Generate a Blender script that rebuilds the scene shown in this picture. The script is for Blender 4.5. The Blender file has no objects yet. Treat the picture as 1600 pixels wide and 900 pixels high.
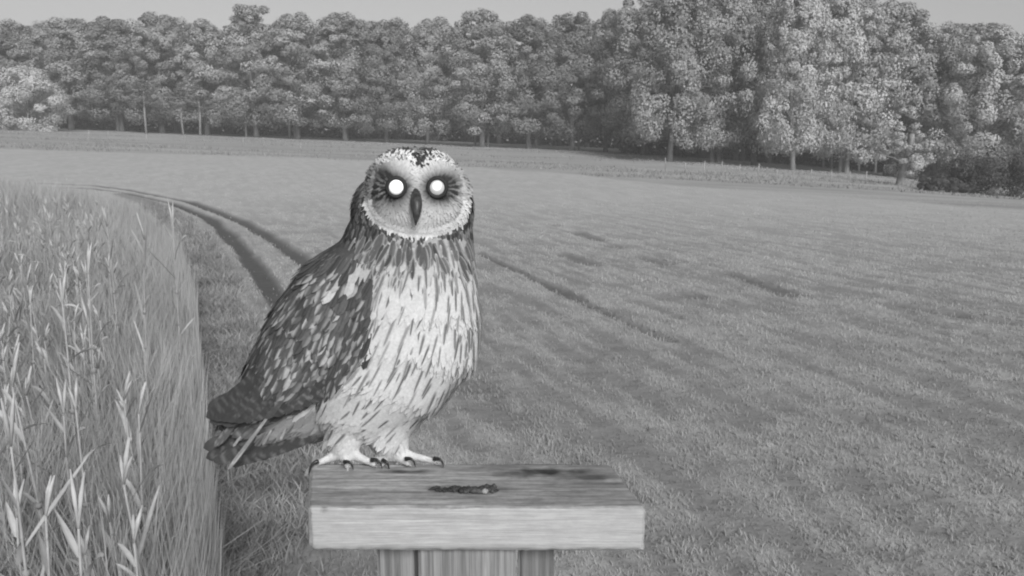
import bpy, bmesh, math, random
import numpy as np
from mathutils import Vector, Matrix
from mathutils.bvhtree import BVHTree

R = math.radians
random.seed(7)
rng = np.random.default_rng(7)
S = bpy.context.scene
COL = S.collection

# ------------------------------------------------------------ camera
F = 1386.0                       # focal length in photo pixels (1600 wide)
ZC = 2.0                         # height of the camera
PITCH = math.atan(250 / F)       # level horizon lies at row 200
cam = bpy.data.cameras.new('camera')
cam.sensor_width = 36
cam.lens = 36 * F / 1600
cam.clip_start = 0.05
cam.clip_end = 6000
cam_o = bpy.data.objects.new('camera', cam)
COL.objects.link(cam_o)
cam_o.location = (0, 0, ZC)
cam_o.rotation_euler = (R(90) - PITCH, 0, 0)
S.camera = cam_o

# ------------------------------------------------------------ world, sun, exposure
SUN_EL, SUN_AZ = 30.0, 164.0     # azimuth clockwise from +Y: low, behind the camera
world = bpy.data.worlds.new('World')
S.world = world
world.use_nodes = True
nt = world.node_tree
nt.nodes.clear()
sky = nt.nodes.new('ShaderNodeTexSky')
sky.sky_type = 'NISHITA'
sky.sun_disc = False
sky.sun_elevation = R(SUN_EL)
sky.sun_rotation = R(SUN_AZ)
sky.dust_density = 2.0
bw = nt.nodes.new('ShaderNodeRGBToBW')
bg = nt.nodes.new('ShaderNodeBackground')
bg.inputs['Strength'].default_value = 0.070
wo = nt.nodes.new('ShaderNodeOutputWorld')
nt.links.new(sky.outputs[0], bw.inputs[0])
nt.links.new(bw.outputs[0], bg.inputs['Color'])
nt.links.new(bg.outputs[0], wo.inputs['Surface'])

sun = bpy.data.lights.new('sun', 'SUN')
sun.energy = 3.0
sun.angle = R(20)
sun.color = (1, 1, 1)
sun_o = bpy.data.objects.new('sun', sun)
COL.objects.link(sun_o)
ps, az = R(SUN_EL), R(SUN_AZ)
sdir = Vector((math.sin(az) * math.cos(ps), math.cos(az) * math.cos(ps), math.sin(ps)))
sun_o.rotation_euler = sdir.to_track_quat('Z', 'Y').to_euler()
sun_o.location = (0, -5, 8)

S.view_settings.view_transform = 'Standard'
S.view_settings.look = 'None'
S.view_settings.exposure = 0.55
S.view_settings.gamma = 1.0
S.cycles.filter_width = 2.1      # a small, soft night-camera lens
S.cycles.max_bounces = 6

# ------------------------------------------------------------ helpers
CP, SP = math.cos(PITCH), math.sin(PITCH)


def ray(u, v):
    """world direction through photo pixel u, v (arrays allowed), scaled so that forward = 1"""
    a = (np.asarray(u, float) - 800) / F
    b = (450 - np.asarray(v, float)) / F
    return np.stack([a, CP + b * SP, -SP + b * CP], -1)


def P(u, v, Y):
    d = ray(u, v)
    k = np.asarray(Y, float) / d[..., 1]
    p = d * k[..., None]
    p[..., 2] += ZC
    return p


def pix(p):
    q = np.asarray(p, float) - np.array([0, 0, ZC])
    fw = q[..., 1] * CP - q[..., 2] * SP
    up = q[..., 1] * SP + q[..., 2] * CP
    return 800 + F * q[..., 0] / fw, 450 - F * up / fw


def sstep(a, b, x):
    t = np.clip((np.asarray(x, float) - a) / (b - a), 0, 1)
    return t * t * (3 - 2 * t)


def _hash(i, j, k=0):
    h = (i.astype(np.int64) * 374761393 + j.astype(np.int64) * 668265263 + k * 974711) & 0xFFFFFFFF
    h = ((h ^ (h >> 13)) * 1274126177) & 0xFFFFFFFF
    return ((h ^ (h >> 16)) & 0xFFFF) / 65535.0


def noise2(x, y, seed=0):
    x = np.asarray(x, float); y = np.asarray(y, float)
    i, j = np.floor(x), np.floor(y)
    fx, fy = x - i, y - j
    fx = fx * fx * (3 - 2 * fx); fy = fy * fy * (3 - 2 * fy)
    i = i.astype(np.int64); j = j.astype(np.int64)
    a, b = _hash(i, j, seed), _hash(i + 1, j, seed)
    c, d = _hash(i, j + 1, seed), _hash(i + 1, j + 1, seed)
    return (a * (1 - fx) + b * fx) * (1 - fy) + (c * (1 - fx) + d * fx) * fy


def fbm(x, y, seed=0, octv=4):
    s, a, t = 0, 0.5, 0
    for o in range(octv):
        s = s + a * noise2(x * 2 ** o, y * 2 ** o, seed + o * 17)
        t += a; a *= 0.5
    return s / t


def mesh_np(name, verts, faces, col=None, attrs=None, smooth=True):
    """faces: list of int arrays (M,3) or (M,4)"""
    me = bpy.data.meshes.new(name)
    verts = np.ascontiguousarray(verts, dtype=np.float32)
    if not isinstance(faces, (list, tuple)):
        faces = [faces]
    li = np.concatenate([f.ravel() for f in faces]).astype(np.int32)
    tot = np.concatenate([np.full(len(f), f.shape[1]) for f in faces]).astype(np.int32)
    st = np.concatenate([[0], np.cumsum(tot)[:-1]]).astype(np.int32)
    me.vertices.add(len(verts)); me.vertices.foreach_set('co', verts.ravel())
    me.loops.add(len(li)); me.loops.foreach_set('vertex_index', li)
    me.polygons.add(len(tot)); me.polygons.foreach_set('loop_start', st)
    me.polygons.foreach_set('loop_total', tot)
    me.polygons.foreach_set('use_smooth', np.full(len(tot), smooth))
    me.update(calc_edges=True)
    if col is not None:
        ca = me.attributes.new('col', 'FLOAT', 'POINT')
        ca.data.foreach_set('value', np.ascontiguousarray(col, dtype=np.float32).ravel())
    for k, a in (attrs or {}).items():
        at = me.attributes.new(k, 'FLOAT', 'POINT')
        at.data.foreach_set('value', np.ascontiguousarray(a, dtype=np.float32).ravel())
    return me


def link(name, me, mats=None, parent=None, loc=None):
    o = bpy.data.objects.new(name, me)
    COL.objects.link(o)
    if mats is not None and me is not None:
        for m in (mats if isinstance(mats, (list, tuple)) else [mats]):
            me.materials.append(m)
    if parent is not None:
        o.parent = parent
    if loc is not None:
        o.location = loc
    return o


def tag(o, label=None, cat=None, group=None, kind=None):
    for k, x in (('label', label), ('category', cat), ('group', group), ('kind', kind)):
        if x:
            o[k] = x
    return o


def empty(name, loc, label, cat, group=None):
    o = bpy.data.objects.new(name, None)
    COL.objects.link(o)
    o.location = loc
    return tag(o, label, cat, group)


def tube(path, radii, n=7, cap=True):
    """vertices and quads of one tube through path (list of 3-vectors)"""
    path = np.asarray(path, float); radii = np.asarray(radii, float)
    tang = np.gradient(path, axis=0)
    tang /= np.linalg.norm(tang, axis=1)[:, None] + 1e-12
    ref = np.array([0.31, 0.95, 0.05]) if abs(tang[0] @ np.array([0.31, 0.95, 0.05])) < .9 else np.array([1., 0, 0])
    vs = []
    b = np.cross(tang[0], ref)
    for i in range(len(path)):
        b = b - tang[i] * (b @ tang[i]); b /= np.linalg.norm(b) + 1e-12
        c = np.cross(tang[i], b)
        a = np.arange(n) * 2 * math.pi / n
        vs.append(path[i] + radii[i] * (np.cos(a)[:, None] * b + np.sin(a)[:, None] * c))
    vs = np.concatenate(vs)
    fs = []
    for i in range(len(path) - 1):
        for k in range(n):
            fs.append((i * n + k, i * n + (k + 1) % n, (i + 1) * n + (k + 1) % n, (i + 1) * n + k))
    if cap:
        m = len(vs)
        vs = np.concatenate([vs, path[:1], path[-1:]])
        L = (len(path) - 1) * n
        for k in range(n):
            fs.append((m, (k + 1) % n, k, k))
            fs.append((m + 1, L + k, L + (k + 1) % n, L + (k + 1) % n))
    return vs, fs


class MB:
    def __init__(self):
        self.v, self.f, self.c, self.n = [], [], [], 0

    def add(self, vs, fs, col=0.0):
        self.v.append(np.asarray(vs, float))
        self.f += [tuple(dict.fromkeys(i + self.n for i in f)) for f in fs]
        self.c.append(np.full(len(vs), col) if np.isscalar(col) else np.asarray(col))
        self.n += len(vs)

    def tube(self, path, radii, n=7, col=0.0):
        self.add(*tube(path, radii, n), col)

    def mesh(self, name, smooth=True):
        me = bpy.data.meshes.new(name)
        me.from_pydata(np.concatenate(self.v).tolist(), [], self.f)
        me.polygons.foreach_set('use_smooth', np.full(len(me.polygons), smooth))
        ca = me.attributes.new('col', 'FLOAT', 'POINT')
        ca.data.foreach_set('value', np.concatenate(self.c).astype(np.float32))
        me.update()
        return me


class Mat:
    """small wrapper for building grey procedural materials"""
    def __init__(self, name, rough=0.9, spec=0.2):
        self.m = bpy.data.materials.new(name)
        self.m.use_nodes = True
        self.t = self.m.node_tree
        self.b = self.t.nodes['Principled BSDF']
        self.b.inputs['Roughness'].default_value = rough
        self.b.inputs['Specular IOR Level'].default_value = spec

    def n(self, kind, **kw):
        x = self.t.nodes.new('ShaderNode' + kind)
        for k, val in kw.items():
            setattr(x, k, val)
        return x

    def put(self, sock, val):
        if isinstance(val, bpy.types.NodeSocket):
            self.t.links.new(val, sock)
        else:
            sock.default_value = val

    def attr(self, name):
        a = self.n('Attribute', attribute_name=name)
        return a.outputs['Fac']

    def math(self, op, a, b=0.0, clamp=False):
        x = self.n('Math', operation=op, use_clamp=clamp)
        self.put(x.inputs[0], a); self.put(x.inputs[1], b)
        return x.outputs[0]

    def mix(self, f, a, b):
        x = self.n('Mix', data_type='FLOAT')
        self.put(x.inputs[0], f); self.put(x.inputs[2], a); self.put(x.inputs[3], b)
        return x.outputs[0]

    def coord(self, scale=(1, 1, 1), rot=(0, 0, 0), kind='Object'):
        c = self.n('TexCoord'); m = self.n('Mapping')
        self.t.links.new(c.outputs[kind], m.inputs[0])
        m.inputs['Scale'].default_value = scale
        m.inputs['Rotation'].default_value = rot
        return m.outputs[0]

    def noise(self, vec, scale, detail=4, rough=.55, dist=0.0):
        x = self.n('TexNoise')
        self.t.links.new(vec, x.inputs['Vector'])
        x.inputs['Scale'].default_value = scale
        x.inputs['Detail'].default_value = detail
        x.inputs['Roughness'].default_value = rough
        x.inputs['Distortion'].default_value = dist
        return x.outputs[0]

    def ramp(self, f, lo, hi, a=0.0, b=1.0):
        x = self.n('MapRange', interpolation_type='SMOOTHSTEP')
        self.put(x.inputs[0], f)
        for i, val in enumerate((lo, hi, a, b)):
            self.put(x.inputs[i + 1], val)
        return x.outputs[0]

    def grey(self, val):
        c = self.n('CombineColor')
        for i in range(3):
            self.put(c.inputs[i], val)
        self.t.links.new(c.outputs[0], self.b.inputs['Base Color'])
        return self

    def bump(self, h, strength=.3, dist=.01):
        x = self.n('Bump')
        x.inputs['Strength'].default_value = strength
        x.inputs['Distance'].default_value = dist
        self.t.links.new(h, x.inputs['Height'])
        self.t.links.new(x.outputs[0], self.b.inputs['Normal'])
        return self


def col_mat(name, gain=1.0, rough=.9, spec=.15, var=0.0, scale=30, trans=0.0):
    """grey read from the mesh's own colour attribute, with a little procedural mottling"""
    m = Mat(name, rough, spec)
    val = m.math('MULTIPLY', m.attr('col'), gain)
    if var:
        nz = m.noise(m.coord(), scale, 3)
        val = m.math('MULTIPLY', val, m.ramp(nz, .25, .75, 1 - var, 1 + var))
    m.grey(val)
    if trans:
        tr = m.n('BsdfTranslucent')
        c = m.n('CombineColor')
        for i in range(3):
            m.put(c.inputs[i], val)
        m.t.links.new(c.outputs[0], tr.inputs[0])
        mx = m.n('MixShader'); mx.inputs[0].default_value = trans
        out = m.t.nodes['Material Output']
        m.t.links.new(m.b.outputs[0], mx.inputs[1]); m.t.links.new(tr.outputs[0], mx.inputs[2])
        m.t.links.new(mx.outputs[0], out.inputs['Surface'])
    return m.m


# ------------------------------------------------------------ terrain
def H(x, y):
    x = np.asarray(x, float); y = np.asarray(y, float)
    xc = np.clip(x, -110, 55)
    s = sstep(8, 52, y)
    h = s * (-0.035 * xc - 0.0007 * np.where(xc > 0, xc * xc, 0) - 0.4)
    return h + 0.12 * sstep(6, 20, y) * (fbm(x * .07, y * .07, 5, 2) - .5)


def hit(u, v):
    """ground point seen at photo pixel u, v"""
    d = ray(float(u), float(v))
    k = np.geomspace(1, 400, 3000)
    p = k[:, None] * d
    i = np.argmax(ZC + p[:, 2] <= H(p[:, 0], p[:, 1]))
    return p[i, :2].copy()


def polyline(pts, ext=None):
    q = [hit(u, v) for u, v in pts]
    if ext:
        q.append(q[-1] + (q[-1] - q[-2]) / np.linalg.norm(q[-1] - q[-2]) * ext)
    return np.array(q)


def dist_poly(x, y, poly):
    best = np.full(np.shape(x), 1e9)
    for a, b in zip(poly[:-1], poly[1:]):
        ab = b - a
        t = np.clip(((x - a[0]) * ab[0] + (y - a[1]) * ab[1]) / (ab @ ab), 0, 1)
        best = np.minimum(best, np.hypot(x - a[0] - t * ab[0], y - a[1] - t * ab[1]))
    return best


RUT_B = polyline([(60, 292), (140, 294), (200, 301), (270, 317), (330, 341), (375, 384), (410, 430), (446, 484)], 9)
RUT_C = polyline([(60, 286), (150, 290), (200, 296), (300, 315), (380, 345), (420, 368), (460, 395), (492, 418)], 9)
RUT_D = polyline([(745, 393), (800, 418), (860, 446), (930, 480), (1012, 517)], 0.4)
LINES = [polyline(q) for q in ([(1125, 420), (1200, 446), (1280, 474), (1350, 497)], [(865, 350), (925, 370), (975, 392), (1040, 410)],
                               [(1400, 590), (1460, 603), (1500, 612)], [(820, 372), (870, 392), (925, 412)],
                               [(1000, 430), (1080, 462)], [(1380, 470), (1480, 488), (1600, 505)])]
VERGE = polyline([(190, 303), (235, 318), (272, 345), (297, 375), (315, 402), (330, 440), (343, 495)], 7)
MEADOW = np.array([hit(u, v) for u, v in [(0, 232), (200, 240), (420, 246), (760, 262), (1000, 284), (1300, 306), (1600, 330)]])
ROW = np.array([-math.sin(R(19.5)), math.cos(R(19.5))])     # drilling direction of the crop


def field_attrs(x, y):
    wob = (fbm(x * .9, y * .9, 3, 3) - .5)
    rut = np.zeros_like(x)
    for pl, w, k in ((RUT_B, .16, 1.0), (RUT_C, .17, .95), (RUT_D, .10, .8)):
        d = dist_poly(x, y, pl) + wob * .14
        rut = np.maximum(rut, k * (1 - sstep(w * .45, w * 1.25, d)) * (.12 + .88 * sstep(6, 9.5, np.hypot(x, y))))
    for i, pl in enumerate(LINES):
        d = dist_poly(x, y, pl) + wob * .2
        rut = np.maximum(rut, .65 * (1 - sstep(.05, .2, d)) * sstep(.38, .55, fbm(x * .8, y * .8, 40 + i, 2)))
    verge = 1 - sstep(.2, .46, dist_poly(x, y, VERGE) + wob * .4)
    # meadow: everything beyond the crop's far edge
    azv = np.arctan2(x, y)
    maz = np.arctan2(MEADOW[:, 0], MEADOW[:, 1]); mr = np.hypot(MEADOW[:, 0], MEADOW[:, 1])
    edge = np.interp(azv, maz, mr)
    r = np.hypot(x, y)
    meadow = sstep(-1.5, 1.5, r - edge - 5 * (fbm(azv * 14, r * .02, 9, 3) - .5))
    # streaks along the drill rows
    along = x * ROW[0] + y * ROW[1]; across = x * ROW[1] - y * ROW[0]
    streak = fbm(along * 1.5, across * 9, 21, 3)
    patch = .6 * fbm(x * 5, y * 5, 31, 3) + .4 * fbm(x * 1.3, y * 1.3, 33, 2)
    thin = np.clip(.5 * streak + .5 * patch, 0, 1)
    ph = across / .58 + .5 * fbm(along * .25, across * .3, 55, 2)
    row = np.exp(-((ph - np.floor(ph) - .5) / .10) ** 2) * sstep(.42, .62, fbm(along * .7, np.floor(ph) * 7.3, 57, 3))
    thin = np.clip(thin - .2 * row, 0, 1)
    return rut, verge, meadow, thin


def build_ground():
    az_in = np.linspace(-38, 38, 420)
    az = np.concatenate([np.linspace(-180, -40, 40)[:-1], az_in, np.linspace(40, 180, 40)[1:]])
    rr = np.concatenate([[0.05, .6, 1.2], np.geomspace(1.6, 160, 560), np.geomspace(170, 3500, 22)])
    A, RR = np.meshgrid(np.radians(az), rr)
    x, y = RR * np.sin(A), RR * np.cos(A)
    rut, verge, meadow, thin = field_attrs(x.ravel(), y.ravel())
    x, y = x.ravel(), y.ravel()
    r = np.hypot(x, y)
    z = H(x, y)
    near = 1 - sstep(14, 40, r)
    z = z - .07 * rut * (1 - sstep(25, 60, r)) + near * (.035 * (thin - .5) + .02 * (fbm(x * 5, y * 5, 8, 3) - .5))
    n, m = len(rr), len(az)
    i = np.arange(n * m).reshape(n, m)
    f = np.stack([i[:-1, :-1], i[:-1, 1:], i[1:, 1:], i[1:, :-1]], -1).reshape(-1, 4)
    me = mesh_np('ground', np.stack([x, y, z], -1), f[:, ::-1], attrs={
        'rut': rut, 'verge': verge, 'meadow': meadow, 'thin': thin, 'far': sstep(6, 30, r)})
    m = Mat('field_soil_and_crop', 1.0, .05)
    co = m.coord()
    fine = m.noise(co, 9, 5, .7)
    mid = m.noise(co, .8, 4, .6)
    stretch = m.noise(m.coord((2.2, .35, 1), (0, 0, R(-19.5))), 1.0, 4, .6)
    thin_s = m.mix(m.attr('far'), m.ramp(m.attr('thin'), .34, .62, .72, 1.06), m.ramp(m.attr('thin'), .36, .62, .93, 1.03))
    soil = m.mix(fine, .23, .32)
    crop = m.mix(fine, .37, .415)
    crop = m.math('MULTIPLY', crop, m.ramp(stretch, .3, .7, .95, 1.04))
    val = m.mix(m.attr('far'), soil, crop)
    val = m.math('MULTIPLY', val, thin_s)
    # rough meadow beyond the crop, in long pale and dark tussock bands
    band = m.noise(m.coord((.05, .35, 1), (0, 0, R(8))), 1.0, 5, .65, .6)
    mead = m.math('MULTIPLY', m.mix(mid, .30, .35), m.ramp(band, .35, .65, .8, 1.08))
    val = m.mix(m.attr('meadow'), val, mead)
    val = m.mix(m.math('MULTIPLY', m.attr('rut'), .95), val, m.mix(fine, .06, .12))
    val = m.mix(m.math('MULTIPLY', m.attr('verge'), .8), val, m.mix(fine, .15, .26))
    m.grey(val).bump(fine, .5, .04)
    o = link('ground', me, m.m)
    tag(o, kind='structure')


build_ground()


# ------------------------------------------------------------ blades of crop and grass
def blades(name, x, y, h, w, lean, col, mat, label, cat, ns=3, zoff=0.0, curl=1.0):
    n = len(x)
    z = H(x, y) + zoff
    a = rng.uniform(0, 2 * math.pi, n); la = rng.uniform(0, 2 * math.pi, n)
    side = np.stack([np.cos(a), np.sin(a), np.zeros(n)], -1)
    ld = np.stack([np.cos(la), np.sin(la), np.zeros(n)], -1)
    base = np.stack([x, y, z - .01], -1)
    ts = np.linspace(0, 1, ns + 1)
    V, C = [], []
    for t in ts[:-1]:
        c = base + ld * (lean * h * t ** 2)[:, None] + np.array([0, 0, 1.]) * (h * (t - curl * .25 * lean * t * t))[:, None]
        ww = (w * (1 - .75 * t ** 1.5))[:, None] * .5
        V += [c - side * ww, c + side * ww]
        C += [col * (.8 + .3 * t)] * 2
    tip = base + ld * (lean * h)[:, None] + np.array([0, 0, 1.]) * (h * (1 - curl * .25 * lean))[:, None]
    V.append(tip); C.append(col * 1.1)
    k = 2 * ns + 1
    V = np.stack(V, 1).reshape(-1, 3); C = np.stack(C, 1).ravel()
    b = (np.arange(n) * k)[:, None]
    q = [b + np.array([[2 * i, 2 * i + 1, 2 * i + 3, 2 * i + 2]]) for i in range(ns - 1)]
    t3 = b + np.array([[2 * ns - 2, 2 * ns - 1, 2 * ns]])
    faces = ([np.concatenate(q)] if q else []) + [t3]
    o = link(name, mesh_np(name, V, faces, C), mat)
    tag(o, label, cat, kind='stuff')
    return o


blade_mat = col_mat('grass_blade', 1.0, .8, .1, trans=.25)

STRIP_AZ = -19.9                          # the tall strip's edge runs straight away from the camera


def strip_edge(r):
    """azimuth of the strip's edge at distance r, degrees"""
    return np.interp(r, [0, 9, 13, 17, 21, 26], [STRIP_AZ, STRIP_AZ - .1, -20.8, -22.2, -24.5, -28])


def crop():
    n = 330000
    r = 2.2 * (42 / 2.2) ** (rng.uniform(0, 1, n) ** .72)
    az = R(1) * rng.uniform(-31, 33, n)
    x, y = r * np.sin(az), r * np.cos(az)
    rut, verge, meadow, thin = field_attrs(x, y)
    dens = sstep(.30, .58, thin) * .8 + .2
    keep = (rng.uniform(0, 1, n) < dens * (1 - .97 * sstep(.1, .6, rut)) * (1 - .85 * sstep(10, 32, r))) & (np.degrees(az) > strip_edge(r) - .4) & (verge < .6)
    x, y, r, thin, rut = x[keep], y[keep], r[keep], thin[keep], rut[keep]
    h = rng.uniform(.018, .05, len(x)) * (.15 + 1.7 * thin)
    w = rng.uniform(.003, .006, len(x)) * (1 + r * .10)
    c = rng.uniform(.30, .36, len(x)) * (.55 + .8 * thin) * (1 + .15 * sstep(6, 14, r))
    blades('crop_blades', x, y, h, w, rng.uniform(.1, .7, len(x)), c, blade_mat,
           'short young crop growing in thin drilled rows over the open field', 'crop', 2)


crop()


def verge_grass():
    n = 90000
    r = 2.2 * (26 / 2.2) ** (rng.uniform(0, 1, n) ** .8)
    off = np.where(rng.uniform(0, 1, n) < .3, rng.uniform(0, 9, n), np.abs(rng.normal(0, 1, n)) * 1.5 - .5)
    az = strip_edge(r) - .5 + off
    x, y = r * np.sin(np.radians(az)), r * np.cos(np.radians(az))
    rut, verge, meadow, thin = field_attrs(x, y)
    near = 1 - sstep(4.2, 6, r)
    keep = ((verge > .25) | (rng.uniform(0, 1, n) < .5 * near)) & (rut < .5)
    keep &= rng.uniform(0, 1, n) < sstep(.3, .55, fbm(x * 2.2, y * 2.2, 61, 3)) + .12
    x, y, r = x[keep], y[keep], r[keep]
    h = rng.uniform(.05, .16, len(x)); w = rng.uniform(.004, .008, len(x)) * (1 + r * .08)
    c = rng.uniform(.19, .32, len(x)) * (.6 + .9 * fbm(x * 3, y * 3, 66, 2))
    blades('verge_grass', x, y, h, w, rng.uniform(.3, .9, len(x)), c, blade_mat,
           'dark ragged grass on the verge beside the tall dry strip', 'grass', 3)


verge_grass()


def strip_grass():
    n = 130000
    r = 1.75 * (27 / 1.75) ** (rng.uniform(0, 1, n) ** .9)
    e = strip_edge(r)
    az = e - np.abs(rng.uniform(0, 1, n)) ** 1.25 * (np.where(r > 12, 12, 22))
    x, y = r * np.sin(np.radians(az)), r * np.cos(np.radians(az))
    free = e - az
    az = az + 3.0 * (fbm(r * 2.1, r * 0 + 3.3, 83, 3) - .5) + np.abs(rng.normal(0, .55, n)) - 1.9 - 1.0 * sstep(6, 12, r) - 2.6 * (1 - sstep(2.5, 5.5, r))
    into = e - az                                  # degrees into the strip
    cl = fbm(x * 1.6, y * 1.6, 71, 3)
    h = (0.86 + .3 * cl - .22 * (1 - sstep(1.5, 6.5, into))) * rng.uniform(.5, 1.0, n) * np.where(into < 3.5, rng.uniform(.5, 1.05, n), 1)
    # near the very edge of the frame the growth thins out so that the reeds behind show
    keep = rng.uniform(0, 1, n) < np.where(r < 3.0, .35, 1) * (.25 + sstep(.3, .6, cl))
    x, y, r, h, cl, into = x[keep], y[keep], r[keep], h[keep], cl[keep], into[keep]
    free = free[keep]
    w = rng.uniform(.003, .007, len(x)) * (1 + r * .10) * (.6 + .4 * sstep(3, 8, into))
    c = rng.uniform(.28, .35, len(x)) * (.6 + .8 * cl)
    pale = (into < 2.3)
    c = np.where(pale, c * 1.12, c)
    blades('tall_grass', x, y, h, w, np.minimum(rng.uniform(.05, .5, len(x)), .03 + rng.uniform(0, .07, len(x)) + .1 * np.clip(free - .5, 0, 9) * np.minimum(r, 9) / 9), c, blade_mat,
           'tall dry grass filling the uncut strip beside the field tracks', 'grass', 4)


strip_grass()


def low_cover():
    n = 26000
    r = 1.75 * (14 / 1.75) ** rng.uniform(0, 1, n)
    az = strip_edge(r) - 2.0 - rng.uniform(0, 1, n) * 22
    x, y = r * np.sin(np.radians(az)), r * np.cos(np.radians(az))
    h = rng.uniform(.2, .62, n); w = rng.uniform(.008, .02, n)
    c = rng.uniform(.16, .3, n)
    blades('weeds', x, y, h, w, rng.uniform(.3, 1.2, n), c, blade_mat,
           'broad dull weeds under the tall dry grass of the strip', 'weeds', 3)


low_cover()

# ------------------------------------------------------------ dry maize plants in the strip
stalk_mat = col_mat('dry_stalk', 1.0, .8, .15, .15, 40)
dry_leaf_mat = col_mat('dry_leaf', 1.0, .75, .15, .18, 25, .2)


def leaf_strip(p0, dirh, L, W, up, droop, col, nseg=7, twist=.6):
    ts = np.linspace(0, 1, nseg + 1)
    d = np.array([math.cos(dirh), math.sin(dirh), 0]); s = np.array([-d[1], d[0], 0])
    V, C = [], []
    for t in ts:
        c = p0 + d * L * (t * math.cos(up)) + np.array([0, 0, L * (t * math.sin(up) - droop * t * t)])
        ww = W * .5 * (math.sin(math.pi * min(1, .18 + .82 * t)) ** .7 if t < .999 else .04)
        a = twist * t
        sd = s * math.cos(a) + np.array([0, 0, 1]) * math.sin(a)
        V += [c - sd * ww, c - np.array([0, 0, ww * .45]), c + sd * ww]
        C += [col, col * 1.15, col * .92]
    f = []
    for i in range(nseg):
        for k in range(2):
            a = i * 3 + k
            f.append((a, a + 1, a + 4, a + 3))
    return np.array(V), f, np.array(C)


def maize_proto(seed):
    rr = random.Random(seed)
    H0 = rr.uniform(.95, 1.25)
    st = MB()
    lean = rr.uniform(-.08, .08)
    path = [np.array([lean * t * t * H0, rr.uniform(-.006, .006), t * H0]) for t in np.linspace(0, 1, 9)]
    st.tube(path, np.linspace(.008, .003, 9), 6, .27)
    for t in (.2, .38, .55, .7):                       # knots on the stalk
        z = t * H0
        st.tube([np.array([lean * t * t * H0, 0, z - .008]), np.array([lean * t * t * H0, 0, z + .008])], [.011, .011], 6, .22)
    lv = []
    nl = rr.randint(8, 11)
    for i in range(nl):
        t = .22 + .72 * i / (nl - 1)
        mbl = MB()
        az = (i % 2) * math.pi + rr.uniform(-.6, .6)
        v, f, c = leaf_strip(np.array([lean * t * t * H0, 0, t * H0]), az, rr.uniform(.11, .27), rr.uniform(.012, .024),
                             R(rr.uniform(40, 80)), rr.choice([.05, .15, .3, .5, .8]) * .6, rr.uniform(.24, .42), 7, rr.uniform(-1.2, 1.2))
        mbl.add(v, f, c)
        lv.append(mbl)
    ts = MB()
    top = path[-1]
    for k in range(rr.randint(2, 5)):
        a = rr.uniform(0, 6.28)
        e = top + np.array([math.cos(a) * .03, math.sin(a) * .03, rr.uniform(.06, .13)])
        ts.tube([top, (top + e) / 2 + np.array([0, 0, .01]), e], [.003, .0065, .002], 5, .42)
    return st, lv, ts


def build_maize():
    protos = []
    for s in range(5):
        st, lv, ts = maize_proto(100 + s)
        sm = st.mesh('stalk'); sm.materials.append(stalk_mat)
        lms = []
        for b in lv:
            m = b.mesh('leaf'); m.materials.append(dry_leaf_mat); lms.append(m)
        tm = ts.mesh('seed_head'); tm.materials.append(dry_leaf_mat)
        protos.append((sm, lms, tm))
    # a few single plants that stand out, placed where the photograph shows them
    singles = [(268, 352, 5.6, 'slim dry stalk with a pale upright tip at the strip edge beside the track', 0),
               (210, 372, 5.0, 'slim dry stalk with small side leaves rising from open grass inside the strip', 1),
               (172, 352, 5.6, 'thin dry stalk with a pale forked tip above the grass, behind the slim stalks', 2),
               (100, 470, 3.2, 'dry stalk with a crooked drooping pale leaf near the middle of the strip', 3),
               (62, 596, 2.55, 'large pale dry plant with forked leaves like a letter Y low in the strip', 4),
               (22, 690, 2.2, 'broad pale dry plant with thick upright leaf at the lowest corner of the strip', 0),
               (130, 425, 3.7, 'pale dry plant with dense ragged leaves at the inner edge of the strip', 2)]
    todo = []
    for u, vtop, Y, lab, k in singles:
        p = P(u, vtop, Y)
        todo.append((p[0], p[1], p[2] - float(H(p[0], p[1])), lab, k, None))
    rr = random.Random(5)
    tries = 0
    while len(todo) < 104 and tries < 5000:
        tries += 1
        r = 2.1 * (14 / 2.1) ** (rr.random() ** 1.2)
        az = float(strip_edge(r)) - 3.6 - rr.random() ** .75 * 7.6
        x, y = r * math.sin(R(az)), r * math.cos(R(az))
        if any(math.hypot(x - q[0], y - q[1]) < .16 for q in todo):
            continue
        todo.append((x, y, rr.uniform(.8, 1.12), 'pale dry maize plant standing among many like it in the tall strip', rr.randrange(5), 'dry maize plants in the strip'))
    for x, y, hgt, lab, k, grp in todo:
        sm, lms, tm = protos[k]
        o = empty('maize_plant', (x, y, float(H(x, y)) - .01), lab, 'plant', grp or 'dry maize plants in the strip')
        h0 = max(w.co.z for w in sm.vertices)
        s = hgt / max(.5, h0)
        o.scale = (1, 1, s)
        o.rotation_euler = (0, 0, rr.uniform(-.6, .6) + (math.pi if rr.random() < .5 else 0))
        link('stalk', sm, None, o)
        for m in lms:
            link('leaf', m, None, o)
        link('seed_head', tm, None, o)


build_maize()

# ------------------------------------------------------------ trees
bark = Mat('bark', .95, .1)
bark.grey(bark.ramp(bark.noise(bark.coord((6, 6, 1.2)), 1.5, 5, .65), .3, .75, .07, .15))
bark = bark.m
bark_pale = Mat('pale_bark', .95, .1)
bark_pale.grey(bark_pale.ramp(bark_pale.noise(bark_pale.coord((6, 6, 1.2)), 1.5, 5, .65), .3, .75, .15, .27))
bark_pale = bark_pale.m


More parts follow.
